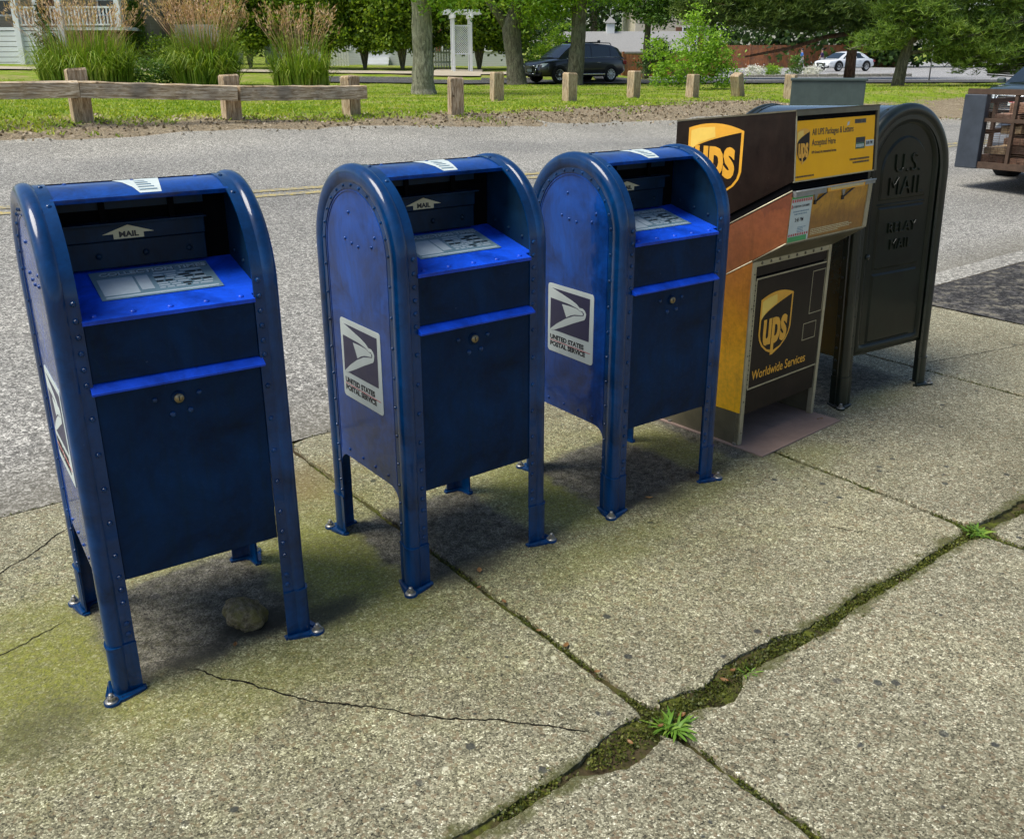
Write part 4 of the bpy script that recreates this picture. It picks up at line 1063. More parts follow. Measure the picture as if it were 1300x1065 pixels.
# ------------------------------------------------------------------ timber guard rail and posts
WOOD=woodmat('weathered_timber',(.40,.28,.15),(.78,.66,.48),(2.4,24,24))
WOODV=woodmat('weathered_timber_post',(.30,.21,.12),(.56,.45,.31),(22,22,2.2))
def post_mb(wd,ht,seed):
    b=MB(); rg=random.Random(seed); V=[]; 
    for z,s_ in ((-.15,1),(ht-.03,1),(ht,.86)):
        for (a,c_) in ((-1,-1),(1,-1),(1,1),(-1,1)): V.append((a*wd/2*s_+rg.uniform(-.008,.008),c_*wd/2*s_+rg.uniform(-.008,.008),z+rg.uniform(-.012,.012)))
    F=[(8,9,10,11)]
    for k in range(2):
        for i in range(4): F.append((k*4+i,k*4+(i+1)%4,k*4+4+(i+1)%4,k*4+4+i))
    b.add(V,F); return b
FP=[(-5.58,12.35,.66,.24),(-3.95,13.44,.61,.22),(-2.51,14.96,.60,.21)]
gr=empty('timber_guard_rail','weathered timber guard rail on three posts along the far edge of the road','guard rail',(-3.95,13.44,g(-3.95,13.44)))
gx,gy,gz=gr.location
for i,(x,y,hh,wd) in enumerate(FP):
    d=Vector((FP[1][0]-FP[0][0],FP[1][1]-FP[0][1])) if i<2 else Vector((FP[2][0]-FP[1][0],FP[2][1]-FP[1][1]))
    post_mb(wd,hh,i).build('post',WOODV,gr,(x-gx,y-gy,g(x,y)-gz),(0,0,atan2(d.y,d.x)))
RP=[(-9.3,9.9),(-5.52,12.20),(-3.86,13.30),(-2.36,14.92)]
for i,(a,c_) in enumerate(zip(RP,RP[1:])):
    za=(g(*FP[0][:2])+.36 if i==0 else g(*FP[i-1][:2])+FP[i-1][2]-.29); zb=g(*FP[min(i,2)][:2])+FP[min(i,2)][2]-.29
    if i==0: za=zb+.015
    d=Vector((c_[0]-a[0],c_[1]-a[1],zb-za)); L=d.length; b=MB(); rg=random.Random(i+4); V=[];N=14
    nv=Vector((d.y,-d.x)).normalized()
    for k in range(N+1):
        f=k/N; c2=Vector((L*f,0,.0))
        for (yy,zz) in ((-.055,0),(.055,0),(.055,.185),(.035,.20),(-.035,.20),(-.055,.185)):
            V.append((c2.x,yy+rg.uniform(-.004,.004),zz-.10+rg.uniform(-.006,.006)))
    F=[tuple(range(6))[::-1],tuple(range(N*6,N*6+6))]
    for k in range(N):
        for j in range(6): F.append((k*6+j,(k+1)*6+j,(k+1)*6+(j+1)%6,k*6+(j+1)%6)[::-1])
    b.add(V,F)
    off=Vector((nv.x,nv.y,0))*.13
    b.build('rail',WOOD,gr,(a[0]-gx+off.x,a[1]-gy+off.y,za-gz+.04),(0,-math.asin((zb-za)/L),atan2(d.y,d.x)))
BL=[(-.93,15.98,.60,.215,0,'cut timber post standing alone nearest the guard rail end'),(-.36,24.09,.70,.27,0,'orange toned timber post left of the black car'),(1.46,23.9,.68,.26,0,'timber post in front of the tree trunk beside the black car'),
    (3.39,26.49,.72,.27,0,'timber post on the lawn right of the black car'),(4.98,26.33,.63,.26,0,'timber post in front of the bright green shrub'),(6.52,27.41,.66,.28,-.36,'leaning timber post right of the shrub'),(7.95,27.3,.66,.27,0,'timber post half hidden behind the green utility cabinet')]
for i,(x,y,hh,wd,ln,lab) in enumerate(BL):
    o=post_mb(wd,hh,20+i).build('timber_post',WOODV,None,(x,y,g(x,y)),(.02,ln,.35+.1*i)); tag(o,lab,'post',group='short timber posts along the lawn')

# ------------------------------------------------------------------ lawn blades and litter
def in_view(x,y): return y>9 and abs(x/y)<.62
BLADE=leafmat('grass_blades',(.06,.12,.006),(.18,.26,.015),(.36,.36,.05),.4)
pts=[];sz=[]
while len(pts)<70000:
    y=10+32*random.random()**1.5; x=random.uniform(-.62,.62)*y; u,n=SN(x,y)
    if n<11.8: continue
    L=lawn(u,n,x,y)+.9*(mnoise.noise(Vector((x*1.1,y*1.1,3)))*.6)+.4*mnoise.noise(Vector((x*5,y*5,3)))
    if L<.28: continue
    pts.append((x,y,land_z(u,n,x,y)+.02)); sz.append(.075)
tag(quads_object('lawn_grass',leaf_quads(np.array(pts),np.array(sz),.22,up=.75,droop=-.9),BLADE),'short bright green mown grass on the far verge','grass',kind='stuff')
LIT=leafmat('litter',(.09,.065,.035),(.17,.13,.08),(.30,.25,.18),.05)
pts=[]
while len(pts)<4500:
    u=random.uniform(-3,24); n=random.gauss(12.9+1.2*sm(10,18,u),.55+.6*sm(10,18,u)); x,y=W2(u,n)
    if not in_view(x,y) or n<11.9: continue
    pts.append((x,y,max(land_z(u,n,x,y),g(x,y)-.006)+.012))
tag(quads_object('leaf_litter',leaf_quads(np.array(pts),.055,.6,droop=0),LIT),'dry leaf litter and pale chips strewn along the road edge','leaf litter',kind='stuff')

# ------------------------------------------------------------------ trees
BARK_L=barkmat('pale_lichen_bark',(.26,.25,.17),(.55,.53,.40))
BARK_D=barkmat('dark_ridged_bark',(.13,.12,.085),(.30,.28,.20))
BARK_R=barkmat('reddish_pine_bark',(.14,.075,.045),(.27,.16,.10))
LOCUST=leafmat('locust_leaf',(.07,.15,.012),(.15,.26,.02),(.30,.38,.05),.45)
HEDGEL=leafmat('hedge_leaf',(.028,.065,.005),(.12,.19,.012),(.26,.33,.025),.35)
DARKL=leafmat('dark_tree_leaf',(.008,.020,.006),(.025,.055,.010),(.06,.11,.018),.2)
MIDL=leafmat('mid_green_leaf',(.025,.065,.010),(.07,.14,.020),(.13,.22,.03),.3)
CONEL=leafmat('conifer_scale_leaf',(.03,.065,.006),(.08,.14,.012),(.15,.21,.025),.2)
SHRUBL=leafmat('bright_shrub_leaf',(.07,.15,.010),(.16,.29,.02),(.30,.42,.05),.4)
PINEL=leafmat('pine_needles',(.025,.055,.010),(.10,.17,.02),(.24,.31,.06),.3)
PINED=leafmat('dark_pine_needles',(.015,.035,.008),(.06,.105,.015),(.17,.22,.045),.25)
def tree(name,label,cat,base,trunk,limbs,blobs,bark,leafm,nclump,nleaf,spread,lsz,aspect=.5,droop=0,group=None,shell=.5,sink=.25):
    """trunk: list of (dx,dy,z,r); limbs: list of lists of the same; blobs relative to the base"""
    bx_,by_=base; z0=g(bx_,by_)
    root=empty(name,label,cat,(bx_,by_,z0),group=group)
    if trunk:
        b=MB(); p=[Vector(t[:3]) for t in trunk]; r=[t[3] for t in trunk]; p[0].z-=sink
        # resample so the bark outline is a little uneven
        P2=[];R2=[]
        for i in range(len(p)-1):
            for k in range(5): f=k/5; P2.append(p[i].lerp(p[i+1],f)+Vector((random.gauss(0,.01),random.gauss(0,.01),0))); R2.append((r[i]+(r[i+1]-r[i])*f)*random.uniform(.95,1.06))
        P2.append(p[-1]);R2.append(r[-1]); b.tube(P2,R2,12)
        for L in limbs: b.tube([Vector(t[:3]) for t in L],[t[3] for t in L],8)
        b.build('trunk',bark,root)
    if blobs:
        P=clump_points(blobs,nclump,nleaf,spread,shell)
        quads_object('crown',leaf_quads(P,lsz,aspect,droop),leafm,root)
    return root
def px(u,d): return (u-650)/1157.5*d           # lateral offset of a sight line, used while laying out the far side
# three street trees on the lawn
tree('street_tree','pale barked tree standing on the lawn left of the white arbor','tree',(-2.75,30.09),
 [(0,0,0,.47),(.0,0,.22,.36),(.0,0,1.2,.31),(.02,0,3.2,.30),(.05,0,5,.26),(.1,0,8.5,.12)],[[(0,0,3.6,.14),(-1.2,.2,4.8,.09),(-2.6,.3,5.6,.04)],[(0,0,3.9,.13),(1.3,-.3,5.0,.08),(2.6,-.4,5.6,.04)]],
 [(0,0,6.6,4.2,4.0,2.9,1),(-1.6,-.4,3.9,1.7,1.3,.7,.35),(1.35,-.5,3.2,1.1,.9,.75,.45),(.6,-.6,2.9,.5,.5,.4,.12)],BARK_L,LOCUST,420,24,.34,.14,.42,.25)
tree('street_tree','forked dark barked tree standing left of the parked black car','tree',(.29,42.31),
 [(0,0,0,.52),(-.05,0,.3,.40),(-.18,0,1.4,.37),(-.30,0,2.3,.40),(.15,0,3.6,.30),(.35,0,5.5,.22),(.4,0,9,.1)],[[(-.3,0,2.2,.25),(-1.2,0,3.4,.17),(-1.9,.1,5.0,.12),(-2.4,.1,7,.06)],[(.1,0,3.2,.2),(.9,.2,4.6,.13),(1.6,.3,6.2,.07)]],
 [(0,0,7.2,4.6,3.6,2.8,1),(1.3,-.6,3.75,1.9,1.2,.95,.6),(.9,-.8,3.0,1.0,.8,.6,.25),(-1.7,-.5,4.4,1.2,.9,.7,.25)],BARK_D,LOCUST,520,24,.36,.17,.42,.25)
tree('street_tree','tall straight tree trunk standing in front of the black car','tree',(2.75,41.4),
 [(0,0,0,.40),(.02,0,.3,.34),(.10,0,2.0,.31),(.2,0,4.5,.27),(.3,0,9,.12)],[[(.2,0,4.2,.15),(1.3,0,5.2,.10),(2.4,0,5.8,.05)]],
 [(.4,0,7.0,4.4,3.6,2.4,1),(1.6,-.5,4.1,1.7,1.1,.7,.4),(-.9,-.6,3.9,1.2,.9,.8,.35),(2.6,-.4,4.3,1.0,.8,.5,.2)],BARK_D,LOCUST,460,24,.36,.17,.42,.25)
# pines at the right
def pine_tuft_quads(C,size):
    n=len(C); k=10; C2=np.repeat(C,k,0); a=rand_dirs(n*k); a[:,2]=np.abs(a[:,2])*.8+.1; a/=np.linalg.norm(a,axis=1,keepdims=True)
    b=np.cross(a,rand_dirs(n*k)); b/=np.linalg.norm(b,axis=1,keepdims=True)+1e-9
    L=(size*(.6+.7*RNG.random(n*k)))[:,None]; w=L*.055
    return np.stack([C2-b*w*.6,C2+a*L*.55-b*w,C2+a*L,C2+a*L*.5+b*w],1)
def pine(label,base,trunk,limbs,blobs,needle,bark,nclump,ntuft,spread,size,twigs=0):
    bx_,by_=base; root=empty('pine_tree',label,'tree',(bx_,by_,g(bx_,by_)))
    b=MB(); p=[Vector(t[:3]) for t in trunk]; b.tube(p,[t[3] for t in trunk],12)
    for L in limbs: b.tube([Vector(t[:3]) for t in L],[t[3] for t in L],7)
    for _ in range(twigs):
        bl=random.choice(blobs); c_=Vector(bl[:3]); d=Vector((random.gauss(0,1),random.gauss(0,1),random.gauss(0,.5))).normalized()
        e=c_+Vector((d.x*bl[3],d.y*bl[4],d.z*bl[5]))*.95; s_=Vector((p[-1].x*.3,0,e.z-.3)).lerp(c_,.5)
        mpt=s_.lerp(e,.55)+Vector((0,0,-.12)); b.tube([s_,mpt,e],[.028,.018,.006],4)
    b.build('trunk',bark,root)
    P=clump_points(blobs,nclump,ntuft,spread,.35)
    quads_object('crown',pine_tuft_quads(P,size),needle,root); return root
pine('dark pine with long low limb reaching left above the red fence',(17.4,49.5),
 [(0,0,-.3,.30),(.0,0,1.4,.25),(.12,0,2.6,.22),(.45,0,5,.18),(.6,0,9,.08)],
 [[(.1,0,2.3,.13),(-1.6,-.3,2.05,.10),(-3.3,-.5,1.55,.08),(-5.6,-.7,1.15,.05)],[(.2,0,2.9,.12),(-2.2,0,3.3,.08),(-5,.2,3.4,.04)],[(.3,0,3.2,.12),(1.8,-.3,3.3,.07),(3,-.4,3.5,.03)]],
 [(-7.6,-.4,3.5,1.7,1.4,.9,.8),(-6.6,.2,4.9,2.2,1.8,1.1,.7),(-5.2,-.6,3.1,1.8,1.3,.6,.7),(-5.8,0,4.0,2.6,1.8,1.1,.9),(-3.2,-.4,3.6,2.2,1.8,1.0,1),(-.6,-.6,3.3,1.7,1.5,.8,1),(1.7,-.4,3.6,1.7,1.4,1.1,.9),(-4.5,.3,5.6,3.2,2,1.1,.9),(-.5,.2,5.4,3,2,1.3,1),(.5,0,7.2,2.4,2,1.5,.6),(-2.6,-.6,2.7,1.1,.9,.35,.35),(.6,-.9,2.5,1.1,.7,.45,.4)],
 PINED,BARK_R,1200,17,.25,.30,90)
pine('light green spreading pine with branches drooping to the grass at the right edge',(15.4,38.3),
 [(0,0,-.3,.27),(.12,0,.9,.21),(.35,0,2.0,.17),(.7,0,3.6,.13),(1.0,0,6.5,.05)],
 [[(.2,0,1.2,.09),(1.6,-.3,1.5,.06),(3.4,-.5,1.3,.03)],[(.3,0,1.7,.09),(2.2,.2,2.3,.06),(4.6,.2,2.2,.03)],[(.2,0,1.5,.07),(-1.2,-.2,1.6,.04),(-2.2,-.3,1.4,.02)],[(.5,0,2.6,.08),(2.6,0,3.4,.05),(5.2,0,3.6,.02)]],
 [(7.6,-.4,1.5,2.0,1.2,1.0,.9),(8.5,0,3.2,2.2,1.4,1.2,.9),(6.5,-.6,.75,1.6,1.0,.5,.6),(3.4,-.3,1.15,2.3,1.2,.65,1),(5.6,-.2,1.3,1.7,1.2,.65,.8),(1.6,-.6,1.9,1.3,1.0,.55,.6),(4.2,0,2.4,2.6,1.4,.7,1),(.2,-.3,2.7,1.5,1.1,.6,.7),(3.4,0,3.7,3.0,1.6,.8,1),(6.4,0,3.0,1.8,1.2,.9,.8),(-.9,-.2,1.75,.9,.8,.35,.35),(1.6,0,4.9,2.6,1.6,1.0,.8),(5.5,0,5,2.4,1.6,1.0,.7),(-.8,0,3.9,1.3,1.1,.7,.6)],
 PINEL,BARK_D,950,15,.22,.25,150)
# bright shrub by the posts
tree('shrub','bright yellow green shrub with upright sprouts beside the timber posts','shrub',(6.55,34.5),
 [(0,0,0,.07),(.05,0,.7,.05),(.1,0,2.0,.02)],[[(0,0,.1,.05),(-.6,0,1.1,.02)],[(0,0,.1,.05),(.7,0,1.2,.02)],[(0,0,.1,.04),(-1.2,0,.9,.015)]],
 [(0,0,.85,1.15,.9,.7,1),(.2,0,1.6,.85,.7,.6,.7),(-.9,-.2,.55,.7,.6,.45,.4),(-.1,0,2.5,.35,.35,.55,.25),(.75,-.1,1.1,.6,.5,.5,.4),(-1.4,0,1.35,.5,.4,.35,.12),(1.1,-.2,.5,.5,.5,.4,.25)],BARK_D,SHRUBL,300,26,.16,.105,.5)
tree('evergreen_shrub','small dark evergreen shrub in front of the grey roofed shed','shrub',(7.6,50.0),None,[],[(0,0,.9,.85,.7,.75,1),(0,0,1.5,.5,.5,.5,.5)],None,DARKL,90,30,.16,.16,.4)
# hedge of trimmed trees before the white house
HL=['tall hedge tree behind the right hand plume grass','hedge tree second from the left in the white house hedge','hedge tree in the middle of the white house hedge','hedge tree fourth from the left, low leaves over bare stems','hedge tree just left of the pale street tree','leafy hedge tree right beside the white arbor','rightmost hedge tree, behind the forked street tree','hedge tree between the pale street tree and the arbor']
for i,(pxx,d) in enumerate([(338,52),(385,52.5),(430,52),(475,52.6),(520,52.2),(612,53),(648,54),(553,55.5)]):
    x=px(pxx,d); st=[[(.0,0,.0,.09),(.1*k,0,1.0,.07),(.28*k,0,2.4,.04)] for k in (-2,-1,1,2)]
    tree('hedge_tree',HL[i],'hedge tree',(x,d),[(0,0,0,.10),(0,0,1,.09),(0,0,4,.05)],st,
      [(0,0,2.1,1.45,1.2,1.0,1),(0,0,3.6,1.55,1.3,1.3,1),(.1,0,5.4,1.55,1.3,1.3,.8),(random.uniform(-.7,.7),-.9,1.5,.8,.5,.6,.35),(random.uniform(-.6,.6),-1.0,2.9,.9,.5,.9,.5)],BARK_D,HEDGEL,520,30,.24,.20,.6,group='hedge trees before the white house')
tree('garden_shrub','loose light green shrub seen behind the bonnet of the black car','shrub',(px(703,53),53),None,[],[(0,0,1.0,1.2,.8,.9,1),(.5,0,1.9,.8,.6,.6,.6),(-.9,0,.7,.8,.6,.6,.5)],None,LOCUST,130,26,.16,.14,.45)
tree('garden_tree','dark tree hanging over the roof of the grey shed and the beige house','tree',(px(812,52),52),[(0,0,0,.2),(0,0,3,.16),(.1,0,6,.1)],[],[(0,0,4.0,1.7,1.3,1.0,1),(-1.6,0,4.6,1.6,1.2,.9,.8),(1.8,0,4.2,1.8,1.3,1.1,1),(.4,-.4,3.1,.9,.8,.45,.35),(2.9,-.3,3.3,1.0,.8,.5,.4)],BARK_D,MIDL,360,26,.24,.20,.5)
# left garden
tree('arborvitae','narrow cone shaped arborvitae standing between the two left plume grasses','conifer',(-21.3,55.5),[(0,0,0,.08),(0,0,1,.06)],[],
     [(0,0,.8,.62,.6,.7,1),(0,0,1.7,.60,.55,.75,1),(0,0,2.6,.50,.45,.75,.8),(0,0,3.35,.28,.25,.55,.4)],BARK_D,CONEL,230,26,.10,.11,.5)
tree('dwarf_conifer','small pointed conifer in front of the porch railing','conifer',(-25.1,52.6),[(0,0,0,.05),(0,0,1,.04)],[],
     [(0,0,1.2,.5,.5,.9,1),(0,0,2.3,.34,.34,.7,.8),(0,0,3.1,.18,.18,.5,.4)],BARK_D,DARKL,120,26,.10,.11,.5)
tree('round_bush','round dark bush right of the narrow arborvitae','bush',(-19.4,54.5),None,[],[(0,0,.85,1.0,.8,.85,1)],None,HEDGEL,90,26,.16,.13,.6)
tree('garden_tree','dark leafy tree filling the space behind the narrow arborvitae','tree',(-18.8,60.5),[(0,0,0,.25),(0,0,3,.2),(0,0,6,.1)],[],
     [(0,0,4.5,3.0,2.4,2.6,1),(2.6,0,3.2,2.2,1.8,2.0,.8),(-2.8,0,4.4,2.2,1.8,2,.7),(0,0,7,3,2,1.6,.6),(1,-1,1.8,2.2,1,1.0,.5)],BARK_D,MIDL,700,30,.30,.27,.6)
tree('garden_tree','dark tree overhanging the right end of the porch','tree',(-23.3,60.0),[(0,0,0,.35),(.1,0,3,.3),(.2,0,6,.2)],[],[(0,0,5.2,2.6,2,1.8,1),(.8,-.8,3.6,1.2,1,.9,.4)],BARK_D,DARKL,260,26,.30,.24,.55)
tree('low_hedge','low wide green hedge between the two left plume grass clumps','hedge',(-14.4,38.6),None,[],[(-1.2,0,.4,.9,.7,.5,1),(0,0,.45,.9,.7,.5,1),(1.2,0,.4,.9,.7,.5,1)],None,MIDL,150,30,.14,.12,.5)
# woods beyond everything
pts=[]
bl=[]
for i in range(30):
    x=-62+i*4.3+random.uniform(-1,1); y=random.uniform(88,104); s_=random.uniform(3,4.4)
    bl.append((x,y,g(x,y)+random.uniform(4,6),s_,2.6,random.uniform(4.5,6.5),1)); bl.append((x+1.5,y-2,g(x,y)+2.2,2.8,2,2.2,.5))
P=clump_points(bl,2500,22,.75,.5)
tag(quads_object('woods',leaf_quads(P,.55,.6),DARKL),'dark green woods closing the view behind the houses','woods',kind='stuff')
tree('evergreen_tree','tall dark evergreen tree rising behind the grey shed roof','tree',(6.0,71),[(0,0,0,.3),(0,0,3,.25),(0,0,8,.1)],[],[(0,0,6.2,3.4,2.5,3.4,1),(3.5,0,6.4,2.4,2,2.6,.7),(-3.4,0,6.4,2.6,2,3.2,.8)],BARK_D,DARKL,420,24,.34,.32,.35)

# ------------------------------------------------------------------ plume grasses
REED=leafmat('reed_blade',(.06,.12,.010),(.15,.23,.02),(.33,.36,.08),.35)
PLUME=leafmat('tan_plume',(.20,.11,.06),(.38,.24,.14),(.55,.42,.28),.3)
def reeds(label,base,rad,ht,nb,npl,lean):
    x,y=base; root=empty('plume_grass',label,'grass clump',(x,y,g(x,y)),group='plume grass clumps behind the guard rail')
    Q=[]
    for i in range(nb):
        a=random.uniform(0,2*pi); r0=rad*.62*sqrt(random.random()); o=np.array([r0*cos(a),r0*sin(a)*.7,0]); a2=a+random.gauss(0,.7); L=ht*random.uniform(.45,.95); out=random.uniform(.05,1.0)**1.2*ht*.62
        t=np.array([cos(a2),sin(a2)*.7,0]); s_=np.array([-sin(a2),cos(a2),0])*.026
        pt=lambda f: o+t*out*f**1.6+np.array([0,0,L*(f-.62*f**3*(out/(ht*.5)))])
        for k in range(4):
            f0,f1=k/4,(k+1)/4; w0,w1=(1-f0*.85),(1-f1*.85) if k<3 else .05
            Q.append([pt(f0)-s_*w0,pt(f0)+s_*w0,pt(f1)+s_*w1,pt(f1)-s_*w1])
    quads_object('blades',np.array(Q),REED,root)
    Q=[];b=MB()
    for i in range(npl):
        a=random.uniform(0,2*pi); r0=rad*.9*sqrt(random.random()); top=np.array([r0*1.05*cos(a)+lean*.2,r0*.7*sin(a),ht*random.uniform(.74,1.04)]); bot=np.array([r0*.3*cos(a),r0*.3*sin(a),ht*.2])
        b.tube([bot,bot*.4+top*.6+np.array([0,0,.08]),top],[.007,.005,.003],3)
        d=np.array([cos(a)*.25+lean*.1,sin(a)*.2,.8]); d/=np.linalg.norm(d)
        for k in range(9):
            c_=top+d*random.uniform(-.12,.30)+RNG.normal(size=3)*.035; e=d+RNG.normal(size=3)*.42; e/=np.linalg.norm(e); s_=np.cross(e,RNG.normal(size=3)); s_/=np.linalg.norm(s_); l=.17
            Q.append([c_,c_+e*l*.5+s_*.016,c_+e*l,c_+e*l*.5-s_*.016])
    quads_object('plumes',np.array(Q),PLUME,root); b.build('stalks',PLUME,root)
reeds('wide plume grass clump in front of the white porch',(-16.0,36.3),2.7,2.75,1700,170,0)
reeds('dense plume grass clump with a full crown of tan plumes, middle one',(-11.9,37.6),1.95,2.95,1350,230,0)
reeds('thinner plume grass clump with loose plumes before the hedge',(-8.2,37.6),1.75,2.6,650,80,0)

# ------------------------------------------------------------------ buildings beyond
def clap(name,c,step=.14):
    m,nt,out=mat(name); h=NT(nt); s=h.n('ShaderNodeSeparateXYZ'); h.l(h.pos(),s.inputs[0])
    f=h.math('FRACT',h.math('DIVIDE',s.outputs[2],step))
    c_=h.mix(h.ramp(f,[(.0,1),(.10,.0)]),tuple(c),tuple(x*.35 for x in c)); c_=h.mix(h.math('MULTIPLY',h.noise(.8,4,.6,h.pos()),.3),c_,tuple(x*.6 for x in c))
    h.bsdf(out,base=c_,rough=.6,spec=.3,normal=h.bump(f,.5,.02)); return m
WSID=clap('white_clapboard',(.66,.68,.70)); TSID=clap('tan_clapboard',(.34,.29,.21),.16); BSID=simple('beige_stucco',(.50,.46,.36),.8,var=.1,nscale=1.5)
WP=simple('white_trim_paint',(.74,.76,.78),.45,var=.06,nscale=2); BR=simple('brown_door_wood',(.16,.07,.035),.5); GLASS=simple('window_glass',(.02,.028,.035),.08,spec=.8,var=.2,nscale=2)
ROOFM=simple('grey_shingles',(.24,.24,.235),.85,var=.2,nscale=14,bump=.4); REDSH=simple('red_shutter',(.22,.05,.04),.5)
REDF=woodmat('red_brown_fence_board',(.34,.13,.055),(.50,.21,.10),(14,14,1.2))
def window(parent,x,y,z,wd,ht,yface=-1,shut=None):
    b=MB(); t=.09
    b.box((x-wd/2-t,y-.05,z-t),(x+wd/2+t,y,z)); b.box((x-wd/2-t,y-.05,z+ht),(x+wd/2+t,y,z+ht+t)); b.box((x-wd/2-t,y-.05,z),(x-wd/2,y,z+ht)); b.box((x+wd/2,y-.05,z),(x+wd/2+t,y,z+ht)); b.box((x-wd/2,y-.04,z+ht/2-.025),(x+wd/2,y,z+ht/2+.025))
    w_=b.build('window',WP,parent)
    b=MB(); b.box((x-wd/2,y-.02,z),(x+wd/2,y-.005,z+ht)); b.build('pane',GLASS,w_)
    if shut:
        for s_ in (-1,1):
            b=MB(); xx=x+s_*(wd/2+t+.22); b.box((xx-.2,y-.04,z-.05),(xx+.2,y,z+ht+.05)); b.build('shutter',shut,parent)
# porch house at the left
hx,hy=-24.8,53.6; hz=1.32
ph=empty('porch_house','tan sided house with a raised white porch at the left edge','house',(hx,hy,hz))
fl=1.95
b=MB(); b.box((-9,2.4,-1),(4.2,10,7.5)); b.build('wall',TSID,ph)
b=MB(); b.box((-9,-.05,fl-.16),(3.75,2.4,fl)); b.build('porch_floor',WP,ph)
b=MB()
for i in range(7): b.box((-9,-.02,fl-.44-i*.27),(.2,.04,fl-.20-i*.27))
b.build('porch_skirting',WP,ph)
for xx in (-6.4,-4.3,-2.15,-.95,.25,3.45):
    b=MB(); z0=-.3 if xx<1 else fl; b.box((xx-.15,-.22,z0),(xx+.15,.08,5.2),0,bev=.01); b.box((xx-.2,-.27,4.7),(xx+.2,.13,4.85)); b.build('porch_post',WP,ph)
b=MB(); b.box((-9,-.3,5.2),(4,2.4,5.6)); b.prism([(-.5,5.6),(2.4,5.6),(2.4,6.6)],lambda p,d:Vector((d,p[0],p[1])),-9,4.2,1); b.build('porch_roof',[WP,ROOFM],ph)
for (a,c_) in [(-2.0,-.95),(-.95,.25),(.4,3.3)]:
    b=MB(); b.box((a,-.12,fl+.95),(c_,-.02,fl+1.05)); b.box((a,-.11,fl+.08),(c_,-.03,fl+.16)); k=int((c_-a)/.19)
    for i in range(k): xx=a+.1+(c_-a-.2)*i/max(1,k-1); b.box((xx-.035,-.10,fl+.16),(xx+.035,-.04,fl+.95))
    b.build('railing',WP,ph)
b=MB(); b.box((-2.1,2.34,fl),(-1.1,2.4,fl+2.3)); dd=b.build('door',BR,ph)
b=MB(); b.cyl((-1.25,2.33,fl+1.05),(0,-1,0),.05,.06,seg=8); b.build('handle',STEEL,dd)
window(ph,2.0,2.4,fl+.75,1.2,1.5); window(ph,-4.2,2.4,fl+.75,1.3,1.5)
b=MB(); b.box((5.0,4,-1),(7.5,9,2.2)); b.build('side_wing',WSID,ph)
# white house behind the hedge
wh=empty('white_house','white clapboard house half hidden behind the hedge trees','house',(-7.0,63,1.1))
b=MB(); b.box((-9,0,-1),(7.2,8,7.5)); b.build('wall',WSID,wh)
b=MB(); b.prism([(-9.5,7.5),(7.7,7.5),(-.9,11.5)],lambda p,d:Vector((p[0],d,p[1])),-.4,8.4); b.build('roof',ROOFM,wh)
for xx in (-7,-4,-1.2): window(wh,xx,0,1.1,1.1,1.7)
window(wh,3.0,0,1.0,.8,1.5,shut=REDSH); window(wh,5.8,0,1.0,.9,1.6)
b=MB()
for i in range(4): b.box((-2.6,-.3*(4-i)-.0,-.2+i*.2),(-.9,-.3*(3-i),0+i*.2))
b.build('steps',WP,wh)
def picket(label,x0,x1,y):
    r=empty('picket_fence',label,'fence',((x0+x1)/2,y,g((x0+x1)/2,y))); L=(x1-x0)/2
    b=MB()
    for i in range(int(2*L/.16)+1):
        xx=-L+i*.16; b.prism([(xx-.05,0),(xx+.05,0),(xx+.05,1.05),(xx,1.16),(xx-.05,1.05)],lambda p,d:Vector((p[0],d,p[1])),-.012,.012)
    b.build('pickets',WP,r); b=MB(); b.box((-L,.012,.25),(L,.05,.34)); b.box((-L,.012,.8),(L,.05,.89)); b.build('rails',WP,r)
picket('white picket fence behind the stems of the hedge trees',-13.6,-9.6,57.0); picket('short white picket fence left of the arbor',-4.75,-3.55,57.0)
# arbor
ar=empty('garden_arbor','white lattice garden arbor with slatted top on the path','arbor',(-2.55,50.2,g(-2.55,50.2)),.2)
for sx_ in (-.45,.45):
    for sy_ in (-.35,.35):
        b=MB(); b.box((sx_-.055,sy_-.055,-.2),(sx_+.055,sy_+.055,2.75)); b.build('post',WP,ar)
b=MB()
for sx_ in (-.45,.45): b.box((sx_-.05,-.85,2.6),(sx_+.05,.85,2.78))
for sy_ in (-.35,.35): b.box((-1.0,sy_-.04,2.781),(1.0,sy_+.04,2.92))
for i in range(7): yy=-.75+i*.25; b.box((-.85,yy-.03,2.921),(.85,yy+.03,2.99))
b.build('slatted_top',WP,ar)
b=MB()
for sy_ in (-.35,):
    b.box((-.4,sy_-.02,.86),(.4,sy_+.02,.93)); b.box((-.4,sy_-.02,2.2),(.4,sy_+.02,2.27))
    for k in range(-9,10):
        for s_ in (-1,1):
            x0=k*.11; pts=[]
            # clip a diagonal to the panel
            za,zb_=.93,2.2; xa=x0-s_*.63; xb=x0+s_*.63
            ta,tb=0.,1.
            for lim in (-.4,.4):
                pass
            dx=xb-xa
            t0=max(0,min((-.4-xa)/dx,(.4-xa)/dx)); t1=min(1,max((-.4-xa)/dx,(.4-xa)/dx))
            if t1-t0<.03: continue
            p=Vector((xa+dx*t0,sy_+.006*s_,za+(zb_-za)*t0)); q=Vector((xa+dx*t1,sy_+.006*s_,za+(zb_-za)*t1)); d=(q-p).normalized(); nn_=Vector((-d.z,0,d.x))*.015
            b.add([p-nn_,q-nn_,q+nn_,p+nn_],[(0,1,2,3)])
b.build('lattice_panel',WP,ar)
